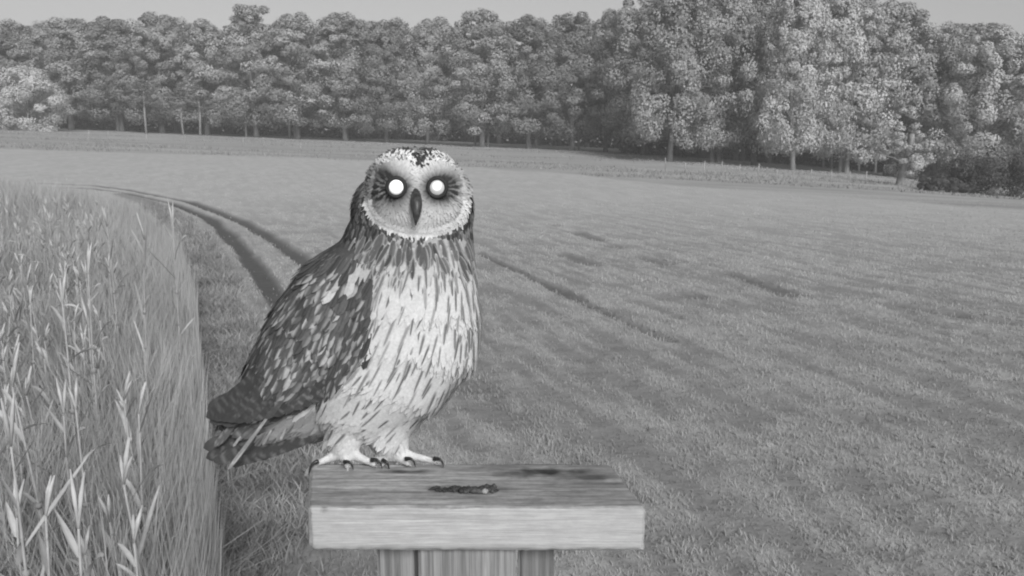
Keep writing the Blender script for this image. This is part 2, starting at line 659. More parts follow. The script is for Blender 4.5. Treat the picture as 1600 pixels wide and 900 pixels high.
def foliage(name, lo, hi):
    m = Mat(name, .75, .2)
    v = m.mix(m.attr('col'), lo, hi)
    m.grey(v)
    tr = m.n('BsdfTranslucent')
    c = m.n('CombineColor')
    for i in range(3):
        m.put(c.inputs[i], v)
    m.t.links.new(c.outputs[0], tr.inputs[0])
    mx = m.n('MixShader'); mx.inputs[0].default_value = .3
    m.t.links.new(m.b.outputs[0], mx.inputs[1]); m.t.links.new(tr.outputs[0], mx.inputs[2])
    m.t.links.new(mx.outputs[0], m.t.nodes['Material Output'].inputs['Surface'])
    return m.m


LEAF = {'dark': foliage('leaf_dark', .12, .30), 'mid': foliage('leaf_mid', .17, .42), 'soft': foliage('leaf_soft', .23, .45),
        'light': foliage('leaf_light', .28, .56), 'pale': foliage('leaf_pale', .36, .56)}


def leaf_cloud(cent, crad, per, size, g, squash=.75):
    """clumps of leaf quads: (verts, quads, col)"""
    nc = len(cent)
    per = np.full(nc, per) if np.isscalar(per) else per
    ci = np.repeat(np.arange(nc), per)
    n = len(ci)
    d = g.normal(0, 1, (n, 3)); d /= np.linalg.norm(d, axis=1)[:, None]
    rad = crad[ci] * g.uniform(.25, 1, n) ** .38
    off = d * rad[:, None]; off[:, 2] *= squash
    c = cent[ci] + off
    ctr = cent.mean(0)
    outw = (cent - ctr) * np.array([1, 1, .6]); outw /= np.linalg.norm(outw, axis=1)[:, None] + 1e-9
    nn = d * .9 + outw[ci] * .45 + g.normal(0, .25, (n, 3)) + np.array([0, 0, .15])
    nn /= np.linalg.norm(nn, axis=1)[:, None]
    nrm = nn + g.normal(0, .24, (n, 3))
    nrm /= np.linalg.norm(nrm, axis=1)[:, None]
    t = np.cross(nrm, g.normal(0, 1, (n, 3))); t /= np.linalg.norm(t, axis=1)[:, None]
    b = np.cross(nrm, t)
    s = (size * g.uniform(.55, 1.25, n))[:, None]
    V = np.stack([c - t * s * .5, c - b * s * .36, c + t * s * .5 - nrm * s * .12, c + b * s * .36], 1).reshape(-1, 3)
    Fq = np.arange(n * 4).reshape(n, 4)
    cc = g.uniform(0, 1, nc)[ci] * .8 + g.uniform(0, 1, n) * .2
    return V, Fq, np.repeat(cc, 4), np.repeat(nn, 4, axis=0)


def leaf_mesh(name, V, Fq, cc, nn):
    """leaves that take the light as one rounded clump"""
    me = mesh_np(name, V, Fq, cc, smooth=True)
    me.normals_split_custom_set_from_vertices(nn.tolist())
    return me


def tree_proto(seed, Ht=16., Rc=4.2, base=.12, nclump=120, per=62, size=.4, shape='round', multi=1):
    g = np.random.default_rng(seed)
    tb = MB()
    for k in range(multi):
        a0 = g.uniform(0, 6.28)
        offb = np.array([math.cos(a0), math.sin(a0), 0]) * (.5 if multi > 1 else 0)
        pts, rad = [], []
        ln = g.normal(0, .35, 2) + offb[:2] * 1.5
        for t in np.linspace(0, .66, 10):
            pts.append(np.array([offb[0] + ln[0] * t ** 1.5 + .18 * math.sin(4 * t + seed), offb[1] + ln[1] * t ** 1.5 + .15 * math.cos(5 * t + k), t * Ht - .25]))
            rad.append((.017 * Ht) * (1 - t) ** .8 / (1 + .25 * (multi - 1)) + .03 + (.1 if t == 0 else 0))
        tb.tube(pts, rad, 9)
        for i in range(9):
            t = g.uniform(.2, .64)
            j = min(9, int(t / .66 * 9))
            p = pts[j]; aa = g.uniform(0, 6.28); L = Rc * g.uniform(.5, .95) * (1.1 - .5 * t)
            e = p + np.array([math.cos(aa) * L, math.sin(aa) * L, L * g.uniform(.25, .8)])
            mdl = (p + e) / 2 + np.array([0, 0, L * .12])
            tb.tube([p, mdl, e], [rad[j] * .55, rad[j] * .33, .02], 6)
    tm = tb.mesh('trunk')
    # crown envelope
    n = nclump
    t = g.uniform(0, 1, n)
    if shape == 'round':
        prof = np.sin(np.pi * np.clip(.12 + .86 * t, 0, 1)) ** .6
    elif shape == 'tall':
        prof = np.clip(1.05 - .75 * t ** 1.6, 0, 1) * (.72 + .28 * sstep(0, .2, t))
    else:
        prof = np.clip(.9 - .25 * t, 0, 1) * np.sqrt(np.clip(1 - t ** 4, 0, 1))
    aa = g.uniform(0, 2 * np.pi, n)
    lob = 1 + .25 * np.sin(3 * aa + seed) + .18 * np.sin(5 * aa + 7 * t)
    rr_ = Rc * prof * lob * (.45 + .55 * g.uniform(0, 1, n) ** .45)
    z = Ht * (base + (1 - base) * t)
    cent = np.stack([rr_ * np.cos(aa), rr_ * np.sin(aa), z - .5], -1)
    crad = g.uniform(.62, 1.3, n) * (min(Rc, 4.3) / 4.2) * (1.1 - .35 * t)
    V, Fq, cc, cn = leaf_cloud(cent, crad, per, size, g)
    cm = leaf_mesh('crown', V, Fq, cc, cn)
    tm.materials.append(None); cm.materials.append(None)
    return tm, cm, Ht


PROTO = {'a': tree_proto(1, 16, 4.3, .15, 190, 160, .26), 'b': tree_proto(2, 16, 4.0, .16, 180, 160, .26, 'tall'),
         'c': tree_proto(3, 16, 4.6, .14, 200, 160, .26, 'full'), 'd': tree_proto(4, 16, 4.2, .16, 190, 160, .26, 'round', 2),
         'f': tree_proto(12, 16, 4.4, .15, 170, 170, .26, 'full'), 'g': tree_proto(15, 16, 4.1, .17, 190, 160, .26, 'round'),
         'e': tree_proto(6, 16, 5.4, .14, 330, 135, .25, 'full'), 'h': tree_proto(17, 16, 5.0, .13, 310, 135, .25, 'round', 2),
         'r': tree_proto(5, 7, 4.4, .02, 130, 190, .21, 'round', 3), 'y': tree_proto(8, 7, 1.7, .16, 60, 110, .15, 'tall')}


def put_tree(name, u, Y, vtop, half_px, kind, leaf, label, group=None, pale=False, rot=None, base_v=None):
    tm, cm, Ht = PROTO[kind]
    x = float(P(u, 200, Y)[0]); z = float(H(x, Y))
    ztop = float(P(u, vtop, Y)[2])
    hgt = (ztop - z) * 1.045
    rad = half_px * Y / F
    base_r = {'a': 4.6, 'b': 4.2, 'c': 4.8, 'd': 4.6, 'e': 5.6, 'f': 4.6, 'g': 4.5, 'h': 5.2, 'r': 4.8, 'y': 1.9}[kind]
    o = empty(name, (x, Y, z - .05), label, 'tree', group)
    o.scale = (rad / base_r, rad / base_r, hgt / (Ht + .3))
    o.rotation_euler = (0, 0, random.uniform(0, 6.28) if rot is None else rot)
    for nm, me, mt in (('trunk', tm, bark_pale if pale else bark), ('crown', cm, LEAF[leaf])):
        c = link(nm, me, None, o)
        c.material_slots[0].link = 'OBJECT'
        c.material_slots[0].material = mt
    return o


FR = 'trees along the front of the wood'
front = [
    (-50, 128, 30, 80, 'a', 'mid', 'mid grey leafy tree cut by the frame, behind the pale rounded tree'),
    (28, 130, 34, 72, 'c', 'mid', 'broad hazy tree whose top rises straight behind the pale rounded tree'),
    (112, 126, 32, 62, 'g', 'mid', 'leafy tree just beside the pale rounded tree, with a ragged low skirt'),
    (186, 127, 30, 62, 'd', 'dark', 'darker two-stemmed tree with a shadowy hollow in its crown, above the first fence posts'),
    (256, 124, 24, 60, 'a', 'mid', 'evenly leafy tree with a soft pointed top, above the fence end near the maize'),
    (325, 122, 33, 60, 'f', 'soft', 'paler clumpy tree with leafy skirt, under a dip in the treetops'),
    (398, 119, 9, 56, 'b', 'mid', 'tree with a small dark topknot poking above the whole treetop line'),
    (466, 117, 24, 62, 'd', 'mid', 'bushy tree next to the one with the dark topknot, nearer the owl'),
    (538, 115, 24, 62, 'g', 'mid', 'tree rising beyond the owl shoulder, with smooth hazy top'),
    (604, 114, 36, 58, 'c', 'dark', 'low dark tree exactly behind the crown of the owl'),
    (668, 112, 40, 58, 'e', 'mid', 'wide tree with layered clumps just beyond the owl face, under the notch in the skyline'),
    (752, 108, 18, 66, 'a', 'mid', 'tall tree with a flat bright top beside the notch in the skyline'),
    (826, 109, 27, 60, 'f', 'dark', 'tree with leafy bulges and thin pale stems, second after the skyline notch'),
    (892, 109, 22, 58, 'b', 'dark', 'deep grey tree with a thin spike of a top, beside the shadowed gap'),  # dark leaves, here and on the next tree, carry the gap's shade as colour
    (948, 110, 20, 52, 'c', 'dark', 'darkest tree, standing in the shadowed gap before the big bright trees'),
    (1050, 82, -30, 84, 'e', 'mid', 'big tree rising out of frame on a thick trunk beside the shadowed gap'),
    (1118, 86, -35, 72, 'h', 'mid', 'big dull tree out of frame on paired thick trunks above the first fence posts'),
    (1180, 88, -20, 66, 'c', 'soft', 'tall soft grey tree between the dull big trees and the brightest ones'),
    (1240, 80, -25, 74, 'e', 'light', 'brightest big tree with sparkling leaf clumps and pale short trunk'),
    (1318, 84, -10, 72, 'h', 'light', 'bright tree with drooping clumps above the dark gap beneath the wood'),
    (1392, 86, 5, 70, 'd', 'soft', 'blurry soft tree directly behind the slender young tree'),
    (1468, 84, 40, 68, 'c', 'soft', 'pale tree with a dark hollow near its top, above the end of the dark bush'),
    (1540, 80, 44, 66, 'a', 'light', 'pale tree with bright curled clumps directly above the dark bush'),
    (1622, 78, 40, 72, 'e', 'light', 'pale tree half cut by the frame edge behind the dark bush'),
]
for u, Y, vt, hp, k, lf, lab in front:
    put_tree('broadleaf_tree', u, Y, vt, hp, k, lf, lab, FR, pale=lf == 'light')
put_tree('rounded_tree', 44, 112, 97, 66, 'r', 'pale', 'short pale rounded tree standing before the wood, its leaves down to the grass', pale=True)
yt = put_tree('young_tree', 1416, 60, 158, 36, 'y', 'pale', 'slender young tree on a thin pale stem alone in the meadow by the dark bush', pale=True)

for c in yt.children:
    if c.name.startswith('trunk'):
        c.scale = (2.4, 2.4, 1)
# extra trunks that show under the crowns on the bright side
RB = 'rear trees filling the wood behind the front row'
rl = 'grey leafy tree deep in the wood, mostly hidden behind the front row'
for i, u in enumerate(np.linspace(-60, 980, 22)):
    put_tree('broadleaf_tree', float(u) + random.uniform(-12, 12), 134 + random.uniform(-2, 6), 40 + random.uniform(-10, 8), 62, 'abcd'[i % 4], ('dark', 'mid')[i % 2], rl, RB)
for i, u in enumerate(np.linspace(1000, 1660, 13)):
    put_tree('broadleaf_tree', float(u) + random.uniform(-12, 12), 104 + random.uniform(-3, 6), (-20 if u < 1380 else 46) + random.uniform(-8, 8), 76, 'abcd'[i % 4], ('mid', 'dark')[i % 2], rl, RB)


def haze():
    """thin evening air that lifts the shadows of the far wood"""
    bm = bmesh.new()
    bmesh.ops.create_cube(bm, size=1)
    for v in bm.verts:
        v.co = (v.co.x * 420, 95 + v.co.y * 260, (-7.5 if v.co.z < 0 else 27))
    me = bpy.data.meshes.new('haze'); bm.to_mesh(me); bm.free()
    m = bpy.data.materials.new('thin_haze'); m.use_nodes = True
    t = m.node_tree; t.nodes.clear()
    o_ = t.nodes.new('ShaderNodeOutputMaterial'); pv = t.nodes.new('ShaderNodeVolumePrincipled')
    pv.inputs['Color'].default_value = (.95, .95, .95, 1)
    pv.inputs['Density'].default_value = .0013
    t.links.new(pv.outputs[0], o_.inputs['Volume'])
    o = link('haze', me, m)
    tag(o, 'thin pale evening haze lying over the field and the wood', 'haze', kind='stuff')


haze()


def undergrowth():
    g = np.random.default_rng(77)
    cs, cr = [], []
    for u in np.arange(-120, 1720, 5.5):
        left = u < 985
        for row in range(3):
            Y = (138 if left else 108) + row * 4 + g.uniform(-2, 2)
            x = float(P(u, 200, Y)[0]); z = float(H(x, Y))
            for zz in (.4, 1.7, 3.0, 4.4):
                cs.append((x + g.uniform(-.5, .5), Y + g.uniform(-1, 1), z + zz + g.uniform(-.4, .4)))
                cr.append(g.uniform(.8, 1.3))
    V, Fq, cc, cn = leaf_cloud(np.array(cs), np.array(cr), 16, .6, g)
    o = link('undergrowth', leaf_mesh('undergrowth', V, Fq, cc, cn), foliage('undergrowth_shade_leaf', .06, .12))  # leaf mass behind the trunks, its dark colour standing for deep shade
    tag(o, 'tangled undergrowth coloured dark for the deep shade beneath the wood', 'undergrowth', kind='stuff')


undergrowth()


def pole_stems():
    g = random.Random(3)
    for u in (228, 286, 312, 384, 452, 742, 762, 838, 905, 1290, 1302, 1346, 1372):
        Y = (117 if u < 600 else 110 if u < 1000 else 100) + g.uniform(-1, 3)
        x = float(P(u, 200, Y)[0]); z = float(H(x, Y))
        tm, cm, Ht = PROTO['y']
        b = MB()
        hh = g.uniform(6, 8)
        b.tube([np.array([0, 0, -.2]), np.array([g.uniform(-.15, .15), 0, hh * .4]), np.array([g.uniform(-.4, .4), 0, hh])], [.16, .13, .07], 7)
        o = empty('sapling', (x, Y, z), 'thin pole-like young tree showing as a pale stem under the wood crowns', 'tree', 'pole-like young trees under the wood edge')
        link('trunk', b.mesh('trunk'), bark_pale, o)
        c = link('crown', cm, None, o)
        c.material_slots[0].link = 'OBJECT'; c.material_slots[0].material = LEAF['dark']
        c.location = (0, 0, hh * .45); c.scale = (1.1, 1.1, hh * .7 / 7)


pole_stems()


def dark_bush():
    g = np.random.default_rng(19)
    cs, cr = [], []
    cx = [(1470, 288, .5), (1486, 276, .8), (1502, 262, 1.0), (1520, 250, 1.2), (1535, 241, 1.35), (1565, 239, 1.4), (1595, 240, 1.5), (1630, 238, 1.5), (1665, 240, 1.4)]
    for u, vt, rad in cx:
        Y = 54.0
        x = float(P(u, 200, Y)[0]); z = float(H(x, Y)); top = float(P(u, vt, Y)[2])
        for k in range(16):
            cs.append((x + g.normal(0, .55), Y + g.normal(0, 1.0), z + g.uniform(.1, max(.3, top - z - .25))))
            cr.append(rad * g.uniform(.35, .55))
    V, Fq, cc, cn = leaf_cloud(np.array(cs), np.array(cr), 190, .13, g)
    x0 = float(P(1550, 200, 54)[0]); z0 = float(H(x0, 54))
    base = np.array([x0, 54, z0])
    o = empty('bush', base, 'low wide dark bush spreading over the meadow edge below the pale trees', 'bush')
    link('foliage', leaf_mesh('foliage', V - base, Fq, cc, cn), foliage('bush_leaf', .06, .12), o)
    for k in range(9):
        b = MB()
        xx = g.uniform(-3.5, 3.5); zz = float(H(x0 + xx, 54)) - z0
        b.tube([np.array([xx, 0, zz - .1]), np.array([xx + g.uniform(-.3, .3), g.uniform(-.3, .3), zz + .6]), np.array([xx + g.uniform(-.6, .6), g.uniform(-.5, .5), zz + 1.3])], [.05, .035, .015], 6)
        link('stem', b.mesh('stem'), bark, o)


dark_bush()


def meadow_tussocks():
    g = np.random.default_rng(23)
    n = 42000
    u = g.uniform(-80, 1680, n); Y = g.uniform(48, 112, n)
    x = (u - 800) / F * Y * 1.02
    rut, verge, meadow, thin = field_attrs(x, Y)
    f = fbm(x * .10, Y * .32, 91, 3)
    keep = (meadow > .5) & (g.uniform(0, 1, n) < sstep(.50, .62, f))
    x, Y, f = x[keep], Y[keep], f[keep]
    h = g.uniform(.08, .26, len(x)); w = g.uniform(.04, .09, len(x))
    blades('meadow_tussocks', x, Y, h, w, g.uniform(.2, .9, len(x)), g.uniform(.22, .31, len(x)), blade_mat,
           'rough dull tussock grass in the meadow before the wood', 'grass', 2)


meadow_tussocks()


# ------------------------------------------------------------ fence
def fence():
    wood = Mat('fence_wood', .9, .1)
    wood.grey(wood.ramp(wood.noise(wood.coord((8, 8, 2)), 2, 3), .3, .7, .2, .34))
    wire_m = Mat('fence_wire', .5, .3)
    wire_m.grey(wire_m.ramp(wire_m.noise(wire_m.coord(), 3, 2), .3, .7, .22, .3))
    g = random.Random(9)
    for pts, lab in (([(62, 212), (140, 219), (170, 221), (230, 224), (290, 225), (320, 227), (380, 229), (412, 231), (470, 236)],
                      'low wire fence with pale posts in the meadow between maize strip and owl'),
                     ([(1040, 266), (1071, 271), (1100, 273), (1128, 274), (1156, 276), (1185, 279), (1213, 281), (1240, 282), (1268, 284), (1298, 285), (1328, 286), (1353, 287)],
                      'low wire fence with short pale posts below the bright end of the wood')):
        pp = [hit(u, v) for u, v in pts]
        b0 = np.array([pp[0][0], pp[0][1], float(H(*pp[0]))])
        o = empty('wire_fence', b0, lab, 'fence')
        tops = []
        for q in pp:
            z = float(H(*q)); hh = g.uniform(.6, .95)
            c = np.array([q[0], q[1], z]) - b0
            b = MB()
            b.tube([c + [0, 0, -.1], c + [g.uniform(-.03, .03), 0, hh * .6], c + [g.uniform(-.05, .05), 0, hh]], [.04, .036, .03], 7)
            link('post', b.mesh('post'), wood.m, o)
            tops.append((c, hh))
        for fr in (.45, .88):
            b = MB()
            b.tube([c + [0, -.06, hh * fr] for c, hh in tops], [.007] * len(tops), 4)
            link('wire', b.mesh('wire'), wire_m.m, o)


fence()

# ------------------------------------------------------------ perch
ZB = ZC - 0.34


def bp(u, v, z):
    d = ray(float(u), float(v)); k = (z - ZC) / d[2]
    return np.array([d[0] * k, d[1] * k, z])


A = bp(481, 792, ZB); B = bp(1010, 793, ZB); Cc = bp(954, 724, ZB); D = bp(484, 724, ZB)
THICK = .0435


def wood_mat(name, lo, hi, axis, top=False):
    m = Mat(name, .85, .15)
    sc = {'x': (7, 210, 210), 'z': (230, 230, 6)}[axis]
    grain = m.noise(m.coord(sc), 1.0, 5, .6, .5)
    fine = m.noise(m.coord(tuple(4 * s for s in sc)), 1.0, 3, .6)
    broad = m.noise(m.coord((3, 14, 14) if axis == 'x' else (30, 30, 2)), 1.0, 4)
    v = m.ramp(grain, .3, .7, lo, hi)
    v = m.math('MULTIPLY', v, m.ramp(fine, .3, .7, .88, 1.1))
    v = m.math('MULTIPLY', v, m.ramp(broad, .3, .7, .86, 1.12))
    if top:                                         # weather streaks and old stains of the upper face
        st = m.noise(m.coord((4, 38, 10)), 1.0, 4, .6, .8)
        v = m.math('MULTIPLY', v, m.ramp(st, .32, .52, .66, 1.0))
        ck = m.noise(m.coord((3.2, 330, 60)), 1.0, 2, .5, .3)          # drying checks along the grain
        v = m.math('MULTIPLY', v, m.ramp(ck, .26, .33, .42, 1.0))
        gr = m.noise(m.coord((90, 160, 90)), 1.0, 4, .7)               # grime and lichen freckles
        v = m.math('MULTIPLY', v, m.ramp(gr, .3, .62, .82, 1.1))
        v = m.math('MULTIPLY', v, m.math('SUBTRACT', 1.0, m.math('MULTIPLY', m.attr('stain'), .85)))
    if name == 'pale_sawn_board':                   # saw marks, dents and a few pale scuffs
        saw = m.noise(m.coord((60, 60, 130)), 1.0, 5, .75)
        v = m.math('MULTIPLY', v, m.ramp(saw, .3, .7, .92, 1.06))
        sc_ = m.noise(m.coord((5, 60, 120)), 1.0, 3, .5)
        v = m.math('ADD', v, m.ramp(sc_, .64, .72, 0.0, .09))
        v = m.math('MULTIPLY', v, m.math('SUBTRACT', 1.0, m.math('MULTIPLY', m.attr('stain'), .5)))
    m.grey(v).bump(m.math('ADD', grain, fine), .25, .0012)
    return m.m


def build_perch():
    base = np.array([(A[0] + B[0]) / 2, (A[1] + D[1]) / 2, 0.0])
    o = empty('perch', base, 'wooden perch of a thick pale board on a square post, standing in the field', 'perch')
    # board: dense box, hand-sawn unevenness
    nu, nv, nw = 150, 44, 14
    g = np.random.default_rng(3)

    def surf(s, t, w):
        p = (A * (1 - s)[:, None] + B * s[:, None]) * (1 - t)[:, None] + (D * (1 - s)[:, None] + Cc * s[:, None]) * t[:, None]
        p[:, 2] -= w * THICK
        return p
    V, Fs, St = [], [], []
    off = 0
    rnd = .028

    def patch(fix, a, b):
        nonlocal off
        ga, gb = np.meshgrid(np.linspace(0, 1, a), np.linspace(0, 1, b))
        q = fix(ga.ravel(), gb.ravel())
        V.append(q)
        i = np.arange(a * b).reshape(b, a) + off
        Fs.append(np.stack([i[:-1, :-1], i[:-1, 1:], i[1:, 1:], i[1:, :-1]], -1).reshape(-1, 4))
        off += a * b
        return len(Fs[-1])
    one = lambda a: np.ones_like(a)
    counts = [patch(lambda a, b: np.stack([a, b, 0 * a], -1), nu, nv),                  # top
              patch(lambda a, b: np.stack([a, 0 * a, 1 - b], -1), nu, nw),              # front
              patch(lambda a, b: np.stack([a, 1 - b, one(a)], -1), nu, nv),             # underside
              patch(lambda a, b: np.stack([a, one(a), b], -1), nu, nw),                 # rear
              patch(lambda a, b: np.stack([0 * a, 1 - a, 1 - b], -1), nv, nw),          # ends
              patch(lambda a, b: np.stack([one(a), a, 1 - b], -1), nv, nw)]
    q = np.concatenate(V)
    p = surf(q[:, 0], q[:, 1], q[:, 2])
    # worn, slightly rounded arrises: pull points near two or more faces inwards
    L = np.linalg.norm(B - A); Dp = np.linalg.norm(D - A)
    e = np.stack([np.minimum(q[:, 0], 1 - q[:, 0]) * L, np.minimum(q[:, 1], 1 - q[:, 1]) * Dp, np.minimum(q[:, 2], 1 - q[:, 2]) * THICK], -1)
    rr = .0035 * (.6 + .9 * fbm(q[:, 0] * 40 + q[:, 2] * 9, q[:, 1] * 14, 7, 2))
    es = np.sort(e, axis=1)
    pull = np.clip(1 - (es[:, 0] + es[:, 1]) / rr, 0, 1) ** 2 * rr * .55
    cen = surf(np.full(len(q), .5), np.full(len(q), .5), np.full(len(q), .5))
    sgn = np.stack([np.sign(q[:, 0] - .5), np.sign(q[:, 1] - .5), -np.sign(q[:, 2] - .5)], -1)
    near = (e < rr[:, None])
    p = p - sgn * near * pull[:, None]
    chip = .0022 * (fbm(q[:, 1] * 25, q[:, 2] * 8, 12, 3) - .5)
    p[:, 0] += np.where(e[:, 0] < 1e-6, chip, 0)
    p[:, 2] += np.where((q[:, 2] < .001), .0009 * (fbm(q[:, 0] * 8, q[:, 1] * 60, 4, 3) - .5) * 2, 0)
    p[:, 1] += np.where((q[:, 1] < .001), .0007 * (fbm(q[:, 0] * 12, q[:, 2] * 24, 14, 3) - .5) * 2, 0)
    uu, vv = pix(p)
    n2 = fbm(uu * .05, vv * .18, 44, 3) - .5

    def blob(u0, v0, ru, rv, k):
        return k * np.clip(1.25 - np.hypot((uu - u0) / ru, (vv - v0) / rv) + n2 * 1.1, 0, 1)
    st = np.maximum.reduce([blob(850, 738, 75, 7, 1.0), blob(915, 746, 60, 6, .7), blob(640, 737, 50, 3.2, .9), blob(740, 766, 62, 7, .75),
                            blob(690, 764, 26, 3.4, .9), blob(905, 771, 50, 4, .35), blob(790, 731, 60, 2.6, .5), blob(507, 797, 6, 5, .8)])
    base3 = base
    me = mesh_np('top_board', p - base3, [np.concatenate(Fs)], attrs={'stain': st})
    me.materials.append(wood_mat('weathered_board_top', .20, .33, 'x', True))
    me.materials.append(wood_mat('pale_sawn_board', .285, .335, 'x'))
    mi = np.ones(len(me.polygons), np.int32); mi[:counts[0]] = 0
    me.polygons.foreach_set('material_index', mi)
    me.validate()
    bm = bmesh.new(); bm.from_mesh(me); bmesh.ops.remove_doubles(bm, verts=bm.verts, dist=1e-5)
    bmesh.ops.recalc_face_normals(bm, faces=bm.faces); bm.to_mesh(me); bm.free()
    ob = link('top_board', me, None, o)
    sm = me.attributes.new('sharp_edge', 'BOOLEAN', 'EDGE')

    def beam(name, x0, x1, y0, y1, z0, z1, mat, bev=.003):
        bm = bmesh.new()
        bmesh.ops.create_cube(bm, size=1)
        for v in bm.verts:
            v.co = (x0 + (v.co.x + .5) * (x1 - x0) - base[0], y0 + (v.co.y + .5) * (y1 - y0) - base[1], z0 + (v.co.z + .5) * (z1 - z0))
        bmesh.ops.bevel(bm, geom=bm.edges[:], offset=bev, segments=2, affect='EDGES')
        me = bpy.data.meshes.new(name); bm.to_mesh(me); bm.free()
        return link(name, me, mat, o)
    yp = A[1] + .012
    x0, x1 = float(P(653, 880, yp)[0]), float(P(806, 880, yp)[0])
    pm = wood_mat('grooved_post_wood', .12, .25, 'z')
    beam('post', x0, x1, yp, yp + .075, -.3, ZB - THICK - .0005, pm)
    dk = wood_mat('dull_batten_wood', .10, .2, 'z')
    y2 = yp + .02
    xa = float(P(589, 880, y2)[0])
    beam('batten', xa, x0 - .0025, y2, y2 + .035, -.3, ZB - THICK - .0005, dk)
    xb = float(P(866, 880, y2)[0])
    beam('batten', x1 + .0025, xb, y2 + .004, y2 + .037, -.3, ZB - THICK - .0005, dk)
    return o, base


perch, PB = build_perch()


def pellet():
    """the crumbly dark remains lying on the board"""
    g = np.random.default_rng(14)
    b = MB()
    c0 = bp(748, 768, ZB)
    for k in range(70):
        s = g.normal(0, 1, 2)
        p = c0 + np.array([np.clip(s[0], -2, 2) * .0125 - (.012 if k % 3 == 0 else 0), np.clip(s[1], -1.6, 1.6) * .0034, .001])
        rad = g.uniform(.0012, .0030)
        a = g.uniform(0, 6.28)
        d = np.array([math.cos(a), .5 * math.sin(a), g.uniform(-.1, .25)]) * rad * g.uniform(.8, 2.6)
        p[2] = ZB + rad * .7
        b.tube([p - d, p - d * .3 + [0, 0, rad * .3], p + d * .4, p + d], [rad * .35, rad, rad * .8, rad * .2], 6, float(g.choice([.035, .05, .07, .25], p=[.4, .3, .18, .12])))
    for k in range(16):
        p = bp(g.uniform(672, 720), g.uniform(761, 767), ZB + .001)
        b.tube([p - [.003, 0, 0], p + [0, 0, .0006], p + [.004, .0005, 0]], [.0004, .0012, .0004], 5, .04)
    me = b.mesh('owl_pellet')
    me.transform(Matrix.Translation(-Vector(c0)))
    o = link('owl_pellet', me, col_mat('pellet_crumbs', 1, .9, .1, .3, 300), None, c0)
    tag(o, 'dark crumbled owl pellet with pale bits lying on the board', 'pellet')


pellet()

# ------------------------------------------------------------ owl
# modelled in "owl units": (u, d, -v), one unit = one photo pixel at the owl, d = depth away from the viewer
Y0 = float(D[1]) - .010
SC = (Y0 * CP + .30 * SP) / F


def own(q):
    """owl units -> world"""
    q = np.asarray(q, float)
    return P(q[..., 0], -q[..., 2], Y0 + q[..., 1] * SC)


OB = own(np.array([575., 10., -728.]))
owl = empty('owl', OB, 'short-eared owl with streaked pale breast and bright shining eyes perched on the wooden board', 'owl')


_a, _b = np.meshgrid(np.arange(28) * 2 * math.pi / 28, np.linspace(0, math.pi, 17))
SPH_V = np.stack([np.sin(_b) * np.cos(_a), np.sin(_b) * np.sin(_a), np.cos(_b)], -1).reshape(-1, 3)
_i = np.arange(17 * 28).reshape(17, 28)
SPH_F = np.stack([_i[:-1], np.roll(_i[:-1], -1, 1), np.roll(_i[1:], -1, 1), _i[1:]], -1).reshape(-1, 4)


def ball(bm, u, v, d, ru, rv, rd):
    bm.append(SPH_V * np.array([ru, rd, rv]) + np.array([u, d, -v]))


def chain(bm, pts, n=10):
    """balls swept along points (u, v, d, r) or (u, v, d, ru, rv, rd)"""
    pts = [q if len(q) == 6 else tuple(q) + (q[3], q[3]) for q in pts]
    for (a, b) in zip(pts[:-1], pts[1:]):
        for t in np.linspace(0, 1, n, endpoint=False):
            ball(bm, *[a[i] * (1 - t) + b[i] * t for i in range(6)])
    ball(bm, *pts[-1])


TOES = [[(536, 706, 12, 11), (512, 717, 6, 7), (494, 725, 2, 5.5)], [(538, 708, 8, 11), (541, 721, -4, 7), (543, 729, -13, 6)], [(545, 707, 8, 11), (568, 718, 0, 7), (584, 725, -4, 6)],
        [(606, 704, 16, 11), (624, 716, 6, 7.5), (637, 724, -6, 6)], [(612, 702, 16, 11), (645, 713, 8, 7.5), (680, 721, 2, 5.5)], [(600, 706, 14, 10), (590, 717, 16, 7), (600, 724, 2, 5)]]


def owl_body():
    bm = []
    # head
    ball(bm, 653, 312, 22, 84, 76, 66)
    ball(bm, 648, 285, 30, 76, 54, 62)
    ball(bm, 628, 330, 44, 80, 70, 62)
    ball(bm, 690, 330, 40, 50, 66, 54)
    # neck, chest and belly
    chain(bm, [(648, 345, 40, 90, 60, 62), (642, 390, 42, 98, 64, 68), (642, 440, 38, 102, 70, 76), (642, 490, 32, 109, 74, 82), (634, 540, 30, 114, 76, 84),
               (608, 590, 30, 104, 72, 80), (578, 632, 34, 84, 62, 68)], 9)
    # nape and shoulder
    chain(bm, [(612, 350, 52, 62), (590, 392, 56, 58), (572, 425, 60, 60)], 8)
    # back and folded wings
    chain(bm, [(585, 420, 60, 66), (535, 470, 66, 80), (500, 525, 66, 84), (455, 585, 66, 70), (415, 632, 66, 42), (372, 650, 66, 20)], 14)
    chain(bm, [(560, 590, 60, 66), (500, 640, 66, 46), (440, 668, 68, 28), (390, 688, 70, 14)], 14)
    # feathered legs
    chain(bm, [(560, 630, 26, 50), (550, 660, 20, 36), (541, 684, 16, 28), (538, 702, 12, 21)], 10)
    chain(bm, [(618, 622, 30, 56), (606, 656, 26, 42), (606, 680, 22, 34), (613, 699, 18, 25)], 10)
    for t in TOES:
        chain(bm, t, 6)
    nb = len(bm)
    k = len(SPH_V)
    me = mesh_np('body', np.concatenate(bm), np.concatenate([SPH_F[:, ::-1] + i * k for i in range(nb)]))
    o = bpy.data.objects.new('tmp_owl', me)
    COL.objects.link(o)
    r = o.modifiers.new('r', 'REMESH'); r.mode = 'VOXEL'; r.voxel_size = 2.6
    s = o.modifiers.new('s', 'SMOOTH'); s.iterations = 22; s.factor = .5
    bpy.context.view_layer.update()
    dg = bpy.context.evaluated_depsgraph_get()
    out = bpy.data.meshes.new_from_object(o.evaluated_get(dg))
    bpy.data.objects.remove(o)
    return out


